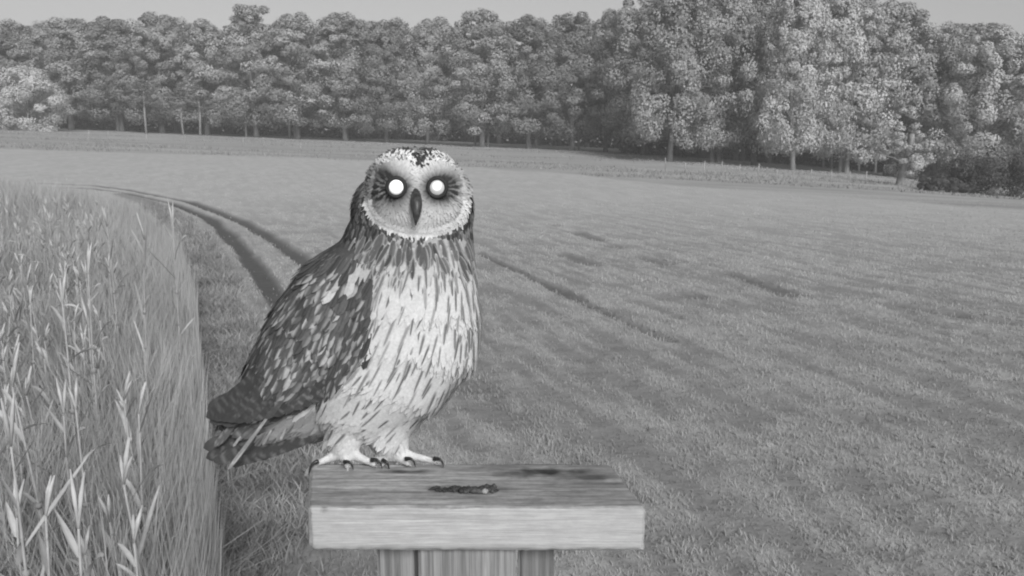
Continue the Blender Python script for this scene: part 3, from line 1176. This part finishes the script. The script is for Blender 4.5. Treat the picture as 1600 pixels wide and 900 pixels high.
body_me = owl_body()
body_me.name = 'body'
nv = len(body_me.vertices)
BV = np.empty(nv * 3, np.float32); body_me.vertices.foreach_get('co', BV); BV = BV.reshape(-1, 3).astype(float)
BN = np.empty(nv * 3, np.float32); body_me.vertices.foreach_get('normal', BN); BN = BN.reshape(-1, 3).astype(float)
bvh = BVHTree.FromPolygons([Vector(x) for x in BV], [tuple(p.vertices) for p in body_me.polygons])


def inside(poly, u, v):
    poly = np.asarray(poly, float)
    c = np.zeros(np.shape(u), bool)
    j = len(poly) - 1
    for i in range(len(poly)):
        xi, yi = poly[i]; xj, yj = poly[j]
        with np.errstate(divide='ignore', invalid='ignore'):
            c ^= ((yi > v) != (yj > v)) & (u < (xj - xi) * (v - yi) / (yj - yi + 1e-12) + xi)
        j = i
    return c


FACE = [(655, 254), (668, 245), (690, 240), (710, 246), (724, 262), (731, 285), (733, 312), (731, 334), (719, 351), (699, 361), (675, 367), (650, 369),
        (625, 365), (601, 356), (583, 342), (572, 325), (570, 308), (573, 286), (578, 266), (590, 250), (608, 241), (628, 239), (643, 245)]
WING = [(548, 402), (572, 412), (584, 440), (581, 490), (578, 545), (560, 566), (520, 603), (480, 628), (430, 648), (350, 664), (320, 662), (330, 620), (356, 585),
        (395, 545), (425, 480), (465, 428), (510, 396)]


def wing_right(v):
    return np.interp(v, [370, 395, 420, 440, 490, 545, 562, 600, 628, 650, 664], [556, 562, 578, 585, 582, 579, 562, 522, 480, 430, 350])


def face_dist(u, v):
    pl = np.array(FACE + FACE[:1], float)
    return dist_poly(u, v, pl)


def gauss(u, v, u0, v0, su, sv, rot=0):
    c, s = math.cos(rot), math.sin(rot)
    a = (u - u0) * c + (v - v0) * s; b = -(u - u0) * s + (v - v0) * c
    return np.exp(-.5 * ((a / su) ** 2 + (b / sv) ** 2))


def face_paint(u, v):
    """plumage grey of the facial disc"""
    u = np.asarray(u, float); v = np.asarray(v, float)
    c = np.full(u.shape, .455)
    c += .06 * gauss(u, v, 652, 275, 20, 26)
    c += .05 * gauss(u, v, 650, 355, 45, 12)
    n = fbm(u * .09, v * .09, 50, 3) - .5
    c += .06 * n
    c -= .26 * gauss(u, v, 592, 268, 16, 14)
    c -= .08 * gauss(u, v, 712, 276, 14, 12)
    dk = np.maximum(gauss(u, v, 610, 294, 23, 17, .15), 0)
    dk = np.maximum(dk, .9 * gauss(u, v, 596, 297, 17, 15))
    dk = np.maximum(dk, .75 * gauss(u, v, 604, 276, 15, 9, .5))
    dk = np.maximum(dk, gauss(u, v, 690, 294, 22, 17, -.15))
    dk = np.maximum(dk, .85 * gauss(u, v, 703, 298, 12, 12))
    dk = np.maximum(dk, .55 * gauss(u, v, 637, 291, 6, 9))
    dk = np.maximum(dk, .5 * gauss(u, v, 667, 293, 5, 9))
    dk = np.clip(dk * 1.7, 0, 1)
    c = c * (1 - dk) + .03 * dk
    # fanned pale streaks beside the dark eye patches
    for sx, s in ((590, -1), (708, 1)):
        ang = np.arctan2(v - 294, (u - (614 if s < 0 else 688)) * s)
        w = gauss(u, v, sx - 8 * -s * -1 if s < 0 else sx + 8, 298, 10, 13)
        c += .16 * w * (np.sin(ang * 17) > .2)
    c -= .08 * gauss(u, v, 612, 325, 24, 6) + .07 * gauss(u, v, 625, 348, 8, 5) + .06 * gauss(u, v, 675, 345, 8, 6)
    d = face_dist(u, v)
    low = sstep(308, 322, v)
    rim = (1 - sstep(6, 13, d)) * low
    c = c * (1 - rim) + .64 * rim
    c -= .10 * low * np.exp(-((d - 15) / 4) ** 2) * (1 - gauss(u, v, 650, 360, 30, 14))
    brow = (1 - sstep(3, 9, d)) * (1 - sstep(246, 264, v))
    c = c * (1 - brow) + .60 * brow
    return np.clip(c, .03, .66)


def region(u, v, n):
    front = n[:, 1] < .35
    face = inside(FACE, u, v) & (n[:, 1] < .2)
    wing = inside(WING, u, v) & (n[:, 1] < .6) & ~face
    rg = np.full(len(u), 'breast', dtype=object)
    rg[~front & ((u < 560) | ((v < 560) & (u < 690)))] = 'back'
    left = u < wing_right(v)
    rg[left & (v < 640)] = 'back'
    rg[(v > 628) & (u < 500) & left | ((v > 640) & (u < 496))] = 'vent'
    rg[wing] = 'wing'
    rg[(v < 372) & ~face] = 'head'
    rg[(v > 682) & (u > 500)] = 'leg'
    rg[face] = 'face'
    return rg


# colours of the skin mesh under the feathers
uu, vv = BV[:, 0], -BV[:, 2]
rg0 = region(uu, vv, BN)
bc = np.full(nv, .3)
bc[rg0 == 'breast'] = .36
bc[rg0 == 'back'] = .06
bc[rg0 == 'wing'] = .06
bc[rg0 == 'head'] = .10
bc[rg0 == 'vent'] = .20
bc[rg0 == 'leg'] = .46
bc[rg0 == 'face'] = face_paint(uu, vv)[rg0 == 'face']
body_me.vertices.foreach_set('co', (own(BV) - OB).astype(np.float32).ravel())
ca = body_me.attributes.new('col', 'FLOAT', 'POINT')
ca.data.foreach_set('value', bc.astype(np.float32))
body_me.update()
feather_mat = col_mat('plumage', 1.0, .85, .1, .10, 400)
link('body', body_me, feather_mat, owl)


def flow(p, n, rg):
    u, v = p[:, 0], -p[:, 2]
    t = np.clip((v - 400) / 260, 0, 1)
    lx = np.clip((745 - u) / 170, 0, 1)
    a = .06 + .62 * t * (.45 + .55 * lx) + .15 * lx * sstep(430, 560, v)
    wing = (rg == 'wing') | (rg == 'back')
    a = np.where(wing, .42 + .45 * sstep(540, 660, v), a)
    a = np.where(rg == 'vent', .8, a)
    a = np.where(rg == 'head', np.where(u < 655, .12, -.12), a)
    a = np.where(rg == 'leg', .05, a)
    d = np.stack([-np.sin(a), np.where(rg == 'back', .25, 0) + 0 * a, -np.cos(a)], -1)
    d[:, 1] += np.where(rg == 'head', .5 * (v < 262), 0)
    # neck feathers fan away from the chin
    fan = (rg == 'breast') * (1 - sstep(400, 450, v))
    d[:, 0] += fan * (u - 655) / 220
    d -= n * (d * n).sum(1)[:, None]
    return d / (np.linalg.norm(d, axis=1)[:, None] + 1e-9)


def feathers(name, p, t, n, L, W, color, lift=.1, off=1.0, rows=6, cols=5, tip=.55, cup=.06, bend=0.0, parent=None, mat=None, soft=.75):
    """p,t,n (N,3) in owl units; color(ti, ci) -> (N,rows,cols)"""
    N = len(p)
    ti = np.linspace(0, 1, rows); ci = np.linspace(-1, 1, cols)
    b = np.cross(n, t)
    prof = np.where(ti < tip, .55 + .45 * np.sin(ti / tip * math.pi / 2), np.sqrt(np.clip(1 - ((ti - tip) / (1 - tip)) ** 2, 0.006, 1)))
    T, Cg = np.meshgrid(ti, ci, indexing='ij')
    lift = np.broadcast_to(np.asarray(lift, float), (N,)); off = np.broadcast_to(np.asarray(off, float), (N,))
    Pw = (prof[:, None] * Cg)
    V = (p[:, None, None, :] + t[:, None, None, :] * (L[:, None, None] * T)[..., None]
         + b[:, None, None, :] * (W[:, None, None] * .5 * Pw)[..., None]
         + n[:, None, None, :] * (off[:, None, None] + L[:, None, None] * lift[:, None, None] * (T - bend * T * T)
                                  - cup * W[:, None, None] * (Pw ** 2) + .02 * W[:, None, None] * Cg)[..., None])
    C = color(T[None], Cg[None])
    C = np.broadcast_to(C, (N, rows, cols))
    i = np.arange(rows * cols).reshape(rows, cols)
    q = np.stack([i[:-1, :-1], i[1:, :-1], i[1:, 1:], i[:-1, 1:]], -1).reshape(-1, 4)
    faces = (np.arange(N) * rows * cols)[:, None, None] + q[None]
    W3 = own(V.reshape(-1, 3)) - OB
    me = mesh_np(name, W3, faces.reshape(-1, 4), np.clip(C, .02, .68).ravel())
    # downy feathers catch the light like the body beneath them
    fn = np.empty(len(W3) * 3, np.float32); me.vertices.foreach_get('normal', fn); fn = fn.reshape(-1, 3)
    bn = np.repeat(n, rows * cols, axis=0)
    fn *= np.sign((fn * bn).sum(1))[:, None] + 1e-6
    mx = fn * (1 - soft) + bn * soft
    mx /= np.linalg.norm(mx, axis=1)[:, None] + 1e-9
    me.normals_split_custom_set_from_vertices(mx.tolist())
    return link(name, me, mat or feather_mat, parent or owl)


# evenly scattered feather roots on the skin
tri = np.array([t for p in body_me.polygons for t in ([(p.vertices[0], p.vertices[1], p.vertices[2])] + ([(p.vertices[0], p.vertices[2], p.vertices[3])] if len(p.vertices) == 4 else []))])
ar = np.linalg.norm(np.cross(BV[tri[:, 1]] - BV[tri[:, 0]], BV[tri[:, 2]] - BV[tri[:, 0]]), axis=1) * .5


def scatter(n, g):
    k = g.choice(len(tri), n, p=ar / ar.sum())
    a, b = g.uniform(0, 1, n), g.uniform(0, 1, n)
    f = a + b > 1
    a[f], b[f] = 1 - a[f], 1 - b[f]
    w = np.stack([1 - a - b, a, b], -1)[..., None]
    p = (BV[tri[k]] * w).sum(1); nn = (BN[tri[k]] * w).sum(1)
    return p, nn / np.linalg.norm(nn, axis=1)[:, None]


def thin_out(p, rad, g):
    """drop roots closer than rad (per point) to an earlier one"""
    from mathutils.kdtree import KDTree
    kd = KDTree(len(p))
    for i, q in enumerate(p):
        kd.insert(q, i)
    kd.balance()
    dead = np.zeros(len(p), bool)
    for i in range(len(p)):
        if dead[i]:
            continue
        for co, j, dd in kd.find_range(p[i], rad[i]):
            if j > i:
                dead[j] = True
    return ~dead


G = np.random.default_rng(11)
p, n = scatter(34000, G)
u, v = p[:, 0], -p[:, 2]
rg = region(u, v, n)
spacing = {'breast': 4.2, 'back': 8.0, 'wing': 7.5, 'head': 4.6, 'vent': 6.5, 'leg': 3.6, 'face': 3.1}
rg[(rg == 'leg') & (v > 702)] = 'toe'
spacing['toe'] = 3.4
rg[(rg == 'back') & (v > 606)] = 'rump'
spacing['rump'] = 8.0
keep = thin_out(p, np.array([spacing[r] for r in rg]), G)
p, n, u, v, rg = p[keep], n[keep], u[keep], v[keep], rg[keep]
t = flow(p, n, rg)
jit = G.normal(0, .10, (len(p), 3)); t = t + jit; t -= n * (t * n).sum(1)[:, None]; t /= np.linalg.norm(t, axis=1)[:, None]


def sub(m):
    return p[m], t[m], n[m], u[m], v[m]


def R1(k, lo, hi):
    return G.uniform(lo, hi, k)


# --- breast
m = rg == 'breast'
q, tt, nn, fu, fv = sub(m); k = len(q)
neck = (1 - sstep(398, 452, fv)) * (.65 + .35 * (1 - sstep(380, 405, fv)))
base = .415 + .012 * G.normal(0, 1, k) + .03 * sstep(430, 520, fv) - .07 * sstep(560, 640, fv) * (1 - sstep(520, 600, fu))
base = np.where(neck > .3, base * (1 - .25 * neck), base)
streak = G.uniform(0, 1, k) < (.04 + .72 * neck)
streak &= ~((fv > 440) & (fv < 520) & (np.abs(fu - 640) < 38) & (G.uniform(0, 1, k) < .55))
sd = G.uniform(.05, .18, k) * (1 - .3 * neck)
broad = .55 + .5 * neck
t0 = G.uniform(.1, .4, k)


def breast_col(T, Cc_):
    w = np.clip(1 - np.abs(Cc_) / broad[:, None, None], 0, 1) ** .5 * sstep(0, .2, T - t0[:, None, None]) * (1 - .6 * sstep(.93, 1, T))
    f = w * streak[:, None, None]
    e = base[:, None, None] * (.92 + .14 * T)
    return e * (1 - f) + sd[:, None, None] * f


L = R1(k, 24, 40) * (1 - .2 * neck); W = R1(k, 7, 11) * (1 + .3 * neck)
feathers('breast_plumage', q, tt, nn, L, W, breast_col, .012 + .014 * G.uniform(0, 1, k), .6, 7, 7, tip=.4, cup=.03, soft=.95)
sel = thin_out(q, np.full(k, 15.) - 4 * sstep(680, 730, fu), G) & (fv < 690) & (G.uniform(0, 1, k) < np.where((fv > 430) & (fv < 520) & (np.abs(fu - 640) < 36), .3, .82 - .25 * sstep(540, 620, fv)))
ks = int(sel.sum()); sdk = np.where(G.uniform(0, 1, ks) < .4, G.uniform(.14, .26, ks), G.uniform(.05, .11, ks))
feathers('streak_feather', q[sel], tt[sel], nn[sel], R1(ks, 28, 54) * (1 - .25 * sstep(560, 660, fv[sel])), R1(ks, 3.0, 5.6), lambda T, c: (.38 - (.38 - sdk)[:, None, None] * sstep(.0, .22, T) * (1 - .55 * np.abs(c))) + 0 * c,
         .045, 2.4, 9, 5, tip=.22, soft=.92)

kb = [(592, 378), (606, 384), (618, 377), (628, 390), (640, 380), (632, 376), (644, 400), (668, 378), (676, 384), (690, 378), (700, 388), (712, 380), (706, 372), (724, 384), (722, 396), (584, 392), (578, 376),
      (610, 398), (660, 392), (688, 400), (730, 376), (652, 376), (598, 368), (566, 384), (716, 402), (640, 388)]
bq, bn2, bt2 = [], [], []
for a, b_ in kb:
    for rep_ in range(2):
        hh = bvh.ray_cast(Vector((a + G.normal(0, 3), -400, -b_ - G.normal(0, 3))), Vector((0, 1, 0)))
        if hh[0] is None:
            continue
        n_ = np.array(hh[1]); n_ = n_ if n_[1] < 0 else -n_
        d_ = np.array([(a - 650) / 110 + G.normal(0, .1), 0, -1.]); d_ -= n_ * (d_ @ n_); d_ /= np.linalg.norm(d_)
        bq.append(np.array(hh[0])); bn2.append(n_); bt2.append(d_)
kk = len(bq); bd = R1(kk, .045, .11)
feathers('neck_blotch', np.array(bq), np.array(bt2), np.array(bn2), R1(kk, 18, 40), R1(kk, 8, 15), lambda T, c: bd[:, None, None] + (.34 - bd)[:, None, None] * sstep(.55, 1.0, np.abs(c)) * .7 + 0 * T, .035, 2.6, 8, 5, tip=.4, soft=.9)

# --- head (crown, nape, cheeks beside the disc)
m = rg == 'head'
q, tt, nn, fu, fv = sub(m); k = len(q)
hb = np.where(G.uniform(0, 1, k) < .72, R1(k, .04, .085), R1(k, .11, .22))
hb = np.where(fv > 300, hb * .85, hb)
feathers('head_plumage', q, tt, nn, R1(k, 10, 17), R1(k, 5, 8), lambda T, c: hb[:, None, None] * (1.3 - .7 * np.exp(-(c / .5) ** 2) * (T > .1)), .10, .5, 5, 5)

# --- back
m = rg == 'back'
q, tt, nn, fu, fv = sub(m); k = len(q)
bb = R1(k, .04, .085); be = np.where(G.uniform(0, 1, k) < .6, R1(k, .15, .28), bb)
feathers('back_plumage', q, tt, nn, R1(k, 26, 40), R1(k, 8, 12), lambda T, c: bb[:, None, None] + (be - bb)[:, None, None] * sstep(.55, .95, np.abs(c)) * (T > .3), .05, .6, 6, 5)

# --- rump, between the folded wings and the tail
m = rg == 'rump'
q, tt, nn, fu, fv = sub(m); k = len(q)
rb_ = R1(k, .05, .12)
feathers('rump_plumage', q, tt, nn, R1(k, 22, 34), R1(k, 8, 11), lambda T, c: rb_[:, None, None] + 0 * T, .04, .5, 6, 5)

# --- under-tail coverts
m = rg == 'vent'
q, tt, nn, fu, fv = sub(m); k = len(q)
vb = R1(k, .14, .24) * (1 - .65 * (1 - sstep(400, 450, fu))); vs = G.uniform(0, 1, k) < .3
feathers('vent_plumage', q, tt, nn, R1(k, 22, 36), R1(k, 8, 11), lambda T, c: vb[:, None, None] * (1 - .6 * vs[:, None, None] * (np.abs(c) < .3)), .05, .5, 6, 5)

# --- legs and toes: short woolly feathers
m = rg == 'leg'
q, tt, nn, fu, fv = sub(m); k = len(q)
lb = R1(k, .46, .52)
feathers('leg_plumage', q, tt, nn, R1(k, 9, 16), R1(k, 3, 4.5), lambda T, c: lb[:, None, None] + 0 * T, .10 + .08 * G.uniform(0, 1, k), .1, 5, 3, tip=.3, soft=.85)

m = rg == 'toe'
q, tt, nn, fu, fv = sub(m); k = len(q)
out = np.stack([fu - np.where(fu < 592, 540, 612), np.full(k, -8.), -(fv - 700)], -1)
out -= nn * (out * nn).sum(1)[:, None]; out /= np.linalg.norm(out, axis=1)[:, None] + 1e-9
tb_ = R1(k, .36, .50)
feathers('toe_plumage', q, out, nn, R1(k, 6, 10), R1(k, 2, 3.2), lambda T, c: tb_[:, None, None] + 0 * T, .03, .1, 4, 3, soft=.9)

# --- facial disc: narrow feathers fanning out from each eye
m = rg == 'face'
q, tt, nn, fu, fv = sub(m); k = len(q)
ec = np.where((fu < 651)[:, None], np.array([[619, -293]]), np.array([[683, -293]]))
d = np.stack([fu - ec[:, 0], np.zeros(k), -fv - ec[:, 1]], -1)
d[:, 0] += np.where(np.abs(fu - 651) < 16, 0, 0)
d += G.normal(0, 1.5, (k, 3)) * np.array([1, 0, 1])
d -= nn * (d * nn).sum(1)[:, None]; d /= np.linalg.norm(d, axis=1)[:, None] + 1e-9
Lf = R1(k, 9, 15)


def face_col(T, c):
    return face_paint(fu[:, None, None] + d[:, 0][:, None, None] * Lf[:, None, None] * T * .8 + 0 * c,
                      fv[:, None, None] - d[:, 2][:, None, None] * Lf[:, None, None] * T * .8 + 0 * c) * fj[:, None, None]


fj = R1(k, .95, 1.05)
fd = face_dist(fu, fv)
feathers('facial_disc', q, d, nn, Lf, R1(k, 2.6, 4.2), face_col, .08 + .16 * np.exp(-(fd / 8) ** 2), .5, 6, 3)
# stiff pale rim below, dark mottled edging above
rim = np.array(FACE + FACE[:1], float)
seg = np.linalg.norm(np.diff(rim, axis=0), axis=1); cum = np.concatenate([[0], np.cumsum(seg)])


def ray_front(u_, v_):
    h = bvh.ray_cast(Vector((u_, -400, -v_)), Vector((0, 1, 0)))
    return None if h[0] is None else (np.array(h[0]), np.array(h[1]))


rp, rn, rt, rc = [], [], [], []
for s in np.arange(0, cum[-1], 1.5):
    a = np.interp(s, cum, rim[:, 0]) + G.normal(0, 1); b = np.interp(s, cum, rim[:, 1]) + G.normal(0, 1)
    cx, cy = 652, 305
    w = np.hypot(a - cx, b - cy)
    for ring in (0, 1):
        a2 = a - (a - cx) / w * (11 - 7 * ring); b2 = b - (b - cy) / w * (11 - 7 * ring)
        h = ray_front(a2, b2)
        if h is None:
            continue
        dd = np.array([(a - cx) / w, 0, -(b - cy) / w]) + G.normal(0, .12, 3)
        nn_ = h[1] if h[1][1] < 0 else -h[1]
        dd -= nn_ * (dd @ nn_); dd /= np.linalg.norm(dd)
        rp.append(h[0]); rn.append(nn_); rt.append(dd)
        low = b > 312
        rc.append((G.uniform(.58, .64) if low else (G.uniform(.16, .3) if a < 650 else G.uniform(.28, .42)) if b > 252 else G.choice([.12, .3, .5, .58])) if ring == 0 or low else G.choice([.06, .1, .3]))
rp, rn, rt, rc = map(np.array, (rp, rn, rt, rc)); k = len(rp)
feathers('disc_rim', rp, rt, rn, R1(k, 7, 11), R1(k, 2.6, 4.0), lambda T, c: rc[:, None, None] + 0 * T * c, .10, 1.2, 6, 3, tip=.3, soft=.92)
# dark tufts over the brows and the V in the middle of the forehead
bp_, bn_, bt_, bc_ = [], [], [], []
for a, b, ca_ in [(602, 243, 0), (608, 239, 0), (615, 236, 0), (622, 234, 0), (630, 233, 1), (637, 235, 0), (643, 238, 0), (648, 240, 0), (652, 242, 0), (655, 244, 0), (655, 250, 0), (653, 247, 0),
                 (658, 243, 0), (662, 240, 0), (667, 238, 0), (674, 235, 0), (681, 234, 1), (688, 234, 0), (695, 236, 0), (702, 239, 1), (657, 236, 1), (650, 235, 1), (657, 249, 0)]:
    for r_ in range(4):
        h = ray_front(a + G.normal(0, 2.2), b + 2 + G.normal(0, 1.6))
        if h is None:
            continue
        nn_ = h[1] if h[1][1] < 0 else -h[1]
        dd = np.array([(655 - a) / 26 + G.normal(0, .15), -.1, -1.0]) if abs(a - 655) < 13 else np.array([(a - 655) / 70 + G.normal(0, .3), .2, .5])
        dd -= nn_ * (dd @ nn_); dd /= np.linalg.norm(dd)
        bp_.append(h[0]); bn_.append(nn_); bt_.append(dd); bc_.append(G.uniform(.035, .07) if not ca_ else G.uniform(.12, .3))
bp_, bn_, bt_, bc_ = map(np.array, (bp_, bn_, bt_, bc_)); k = len(bp_)
feathers('brow_tuft', bp_, bt_, bn_, R1(k, 9, 15), R1(k, 3.0, 4.6), lambda T, c: bc_[:, None, None] + 0 * T, .22, 2.2, 5, 3)

# --- wing: coverts, scapulars, flight feathers under one part
tail_o = bpy.data.objects.new('tail', None); COL.objects.link(tail_o); tail_o.parent = owl
wing_o = bpy.data.objects.new('wing', None); COL.objects.link(wing_o); wing_o.parent = owl
m = rg == 'wing'
q, tt, nn, fu, fv = sub(m); k = len(q)
mid = gauss(fu, fv, 490, 520, 75, 70)
wrist = gauss(fu, fv, 568, 500, 26, 75)
wb = R1(k, .04, .075)
spot = G.uniform(0, 1, k) < (.40 + .36 * mid - .15 * wrist)
sval = R1(k, .14, .33)
side = np.where(G.uniform(0, 1, k) < .5, 1, -1)
scap = (np.exp(-(dist_poly(fu, fv, np.array([(572, 412), (550, 422), (528, 436), (512, 452)])) / 6) ** 2) > .45) & (G.uniform(0, 1, k) < .9)
sval = np.where(scap, R1(k, .28, .40), sval); spot |= scap
wide = np.where(scap, -1.0, -.25)
order = np.argsort(-fv)


def wing_col(T, c):
    s = sstep(-.1, .6, c * side[:, None, None] - wide[:, None, None]) * sstep(.3, .5, T) * (1 - .5 * sstep(.9, 1, T))
    s = np.where(scap[:, None, None], 1.0, s) * spot[:, None, None]
    dark = wb[:, None, None] * (1.25 - .5 * np.exp(-(c / .25) ** 2))
    return dark * (1 - s) + sval[:, None, None] * s


feathers('covert', q, tt, nn, R1(k, 26, 44), R1(k, 11, 17), wing_col, .035, 1.5, 7, 7, parent=wing_o)


def flight(name, root, tip, width, depth, base, bar, period, parent, shaft=None, nrow=26, sag=0.0):
    """one long feather drawn from root to tip in owl units"""
    root = np.array([root[0], depth[0], -root[1]], float); tip = np.array([tip[0], depth[1], -tip[1]], float)
    tdir = tip - root; Ln = np.linalg.norm(tdir); tdir /= Ln
    nrm = np.array([-.25, -1, .15]); nrm -= tdir * (nrm @ tdir); nrm /= np.linalg.norm(nrm)
    ph = G.uniform(0, 6.28); period = period * G.uniform(.75, 1.5); sd_ = int(G.integers(0, 999)); bs = base * G.uniform(.75, 1.25)

    def c(T, cc):
        w = sstep(.2, .9, np.sin(T * Ln / period * 6.28 + ph + 1.1 * np.abs(cc) + 3.0 * noise2(T * Ln / 22, cc * 2 + 5, sd_))) * sstep(.25, .6, noise2(T * Ln / 15, cc * 1.5 + 9, sd_ + 1))
        v_ = bs + (bar - bs) * w * (1 - sstep(.86, 1, T))
        if shaft:
            v_ = v_ + (shaft - v_) * np.exp(-(cc / .22) ** 2)
        return v_[0][None] if v_.ndim == 3 else v_
    return feathers(name, root[None], tdir[None], nrm[None], np.array([Ln]), np.array([width]), c, .0, 0.0, nrow, 7, .8, .12, parent=parent)


# loose ragged tips under the wing and along the tail
for i in range(16):
    a0 = G.uniform(340, 470); b0 = np.interp(a0, [340, 470], [668, 660])
    flight('tail_feather', (a0 + 30, b0 - 14), (a0 - G.uniform(0, 18), b0 + G.uniform(12, 40)), G.uniform(8, 13), (40, 44 + i * .5), G.uniform(.04, .08), G.uniform(.1, .2), 16, tail_o, nrow=10)
# secondaries and primaries, stacked from the body outwards; the lowest row is barred
roots = np.linspace(0, 1, 15)
for i, s in enumerate(roots):
    rx, ry = 548 - 150 * s, 560 + 28 * s
    tx, ty = np.interp(s, [0, .25, .5, .75, 1], [520, 478, 425, 370, 330]), np.interp(s, [0, .25, .5, .75, 1], [604, 632, 650, 660, 655])
    flight('flight_feather', (rx, ry), (tx, ty), 30, (-2 + 20 * s - .8 * i, -4 + 40 * s - .8 * i), .05 - .012 * s, .14 - .07 * s, 13, wing_o)
for i, (rx, ry, tx, ty) in enumerate([(430, 590, 324, 640), (432, 596, 322, 652), (440, 604, 328, 660), (450, 612, 345, 662)]):
    flight('flight_feather', (rx, ry), (tx, ty), 26, (22 - i, 34 - i), .038, .06, 15, wing_o)

# --- tail
for i, (rx, ry, tx, ty, w, dk, br, sh) in enumerate([
        (430, 660, 318, 700, 24, .04, .06, None), (440, 664, 322, 716, 24, .04, .10, None), (452, 664, 334, 722, 24, .04, .10, None),
        (455, 660, 360, 728, 22, .045, .12, None), (470, 668, 378, 722, 22, .045, .10, None), (486, 676, 392, 716, 22, .05, .11, None),
        (496, 682, 400, 712, 20, .05, .10, None)]):
    flight('tail_feather', (rx, ry), (tx, ty), w, (62 - 4 * i, 66 - 4 * i), dk, br, 22, tail_o)
flight('tail_feather', (424, 644), (356, 734), 6.5, (10, 20), .21, .27, 60, tail_o)
for a in [(424, 672, 410, 696), (446, 670, 438, 688), (376, 682, 364, 698)]:
    flight('tail_feather', a[:2], a[2:], 4.4, (12, 11), .2, .28, 30, tail_o, nrow=8)

# --- eyes, lids, bill
eyeshine_paint = Mat('painted_eyeshine', .25, .3)
eyeshine_paint.grey(eyeshine_paint.mix(eyeshine_paint.attr('col'), .42, .95))  # near-white colour stands in for the light the eyes throw back
lid = Mat('eyelid_skin', .6, .2)
lid.grey(lid.mix(lid.noise(lid.coord(), 800, 2), .015, .03))


def owl_part(name, bm_or_mb, mat, parent):
    me = bm_or_mb.mesh(name)
    co = np.array([x.co[:] for x in me.vertices])
    me.vertices.foreach_set('co', (own(co) - OB).astype(np.float32).ravel()); me.update()
    return link(name, me, mat, parent)


for eu, ev, pup, pr in ((619, 292.5, (619.5, 291), 10.5), (683, 293, (682.5, 291), 6.5)):
    h = ray_front(eu, ev)
    dz = h[0][1]
    b = MB()
    nseg, nring = 28, 14
    V_, C_ = [], []
    for i in range(nring + 1):
        th = math.pi * .5 * i / nring
        for j in range(nseg):
            ph = 2 * math.pi * j / nseg
            x_ = eu + 13.2 * math.sin(th) * math.cos(ph); z_ = ev - 13.2 * math.sin(th) * math.sin(ph)
            V_.append((x_, dz - 3.2 - 5.5 * math.cos(th), -z_))
            C_.append(1 - 1.0 * float(sstep(pr - 2, pr + 2, math.hypot(x_ - pup[0], z_ - pup[1]))) * (1 if pr < 8 else .5))
    fs = [(i * nseg + j, i * nseg + (j + 1) % nseg, (i + 1) * nseg + (j + 1) % nseg, (i + 1) * nseg + j) for i in range(nring) for j in range(nseg)]
    b.add(np.array(V_), fs, np.array(C_))
    eo = owl_part('eye', b, eyeshine_paint.m, owl)
    b = MB()
    a = np.linspace(0, 2 * math.pi, 33)
    ring = [np.array([eu + 14.0 * math.cos(x), dz - 4.2, -ev + 14.6 * math.sin(x)]) for x in a]
    vs, fs = tube(ring, [3.6] * 33, 8, cap=False)
    b.add(vs, fs)
    owl_part('eyelid', b, lid.m, eo)

beak_m = Mat('dark_bill', .45, .35)
beak_m.grey(beak_m.ramp(beak_m.noise(beak_m.coord((1, 1, 1)), 260, 3), .3, .7, .02, .05))
h = ray_front(650, 318); dz = h[0][1]
b = MB()
path = [(650, 297, 4, 5), (650, 303, -2, 8), (650, 311, -9, 10), (650.5, 320, -15, 10.4), (651, 330, -19, 8.6), (650.5, 339, -20, 5.8), (650, 346, -18.5, 3.2), (649.5, 352, -15, .8)]
b.tube([np.array([x, dz + d_, -y]) for x, y, d_, r_ in path], [r_ * .9 for *_, r_ in path], 14)
bk = owl_part('beak', b, beak_m.m, owl)

talon_m = Mat('dark_talon', .35, .4)
talon_m.grey(talon_m.ramp(talon_m.noise(talon_m.coord(), 400, 2), .3, .7, .012, .03))
for q in ([(497, 716, 0), (489, 719, -4), (484, 727, -6), (483, 738, -4)], [(538, 717, -16), (544, 716, -23), (550, 721, -26), (552, 729, -23)],
          [(580, 714, -5), (588, 713, -10), (595, 718, -13), (597, 727, -11)], [(634, 712, -8), (641, 711, -15), (647, 716, -18), (649, 725, -15)],
          [(678, 712, 2), (686, 712, -3), (691, 716, -6), (693, 725, -4)], [(598, 714, -2), (604, 717, -8), (607, 722, -9), (608, 728, -7)]):
    pts = np.array([[a_, c_ - 8, -b_ - 5] for a_, b_, c_ in q], float)
    tt_ = np.linspace(0, 3, 10)
    pp = np.stack([np.interp(tt_, range(4), pts[:, i]) for i in range(3)], -1)
    pp[1:-1] = (pp[:-2] + 2 * pp[1:-1] + pp[2:]) / 4
    b = MB(); b.tube(pp, np.linspace(3.8, .6, 10), 8)
    owl_part('talon', b, talon_m.m, owl)
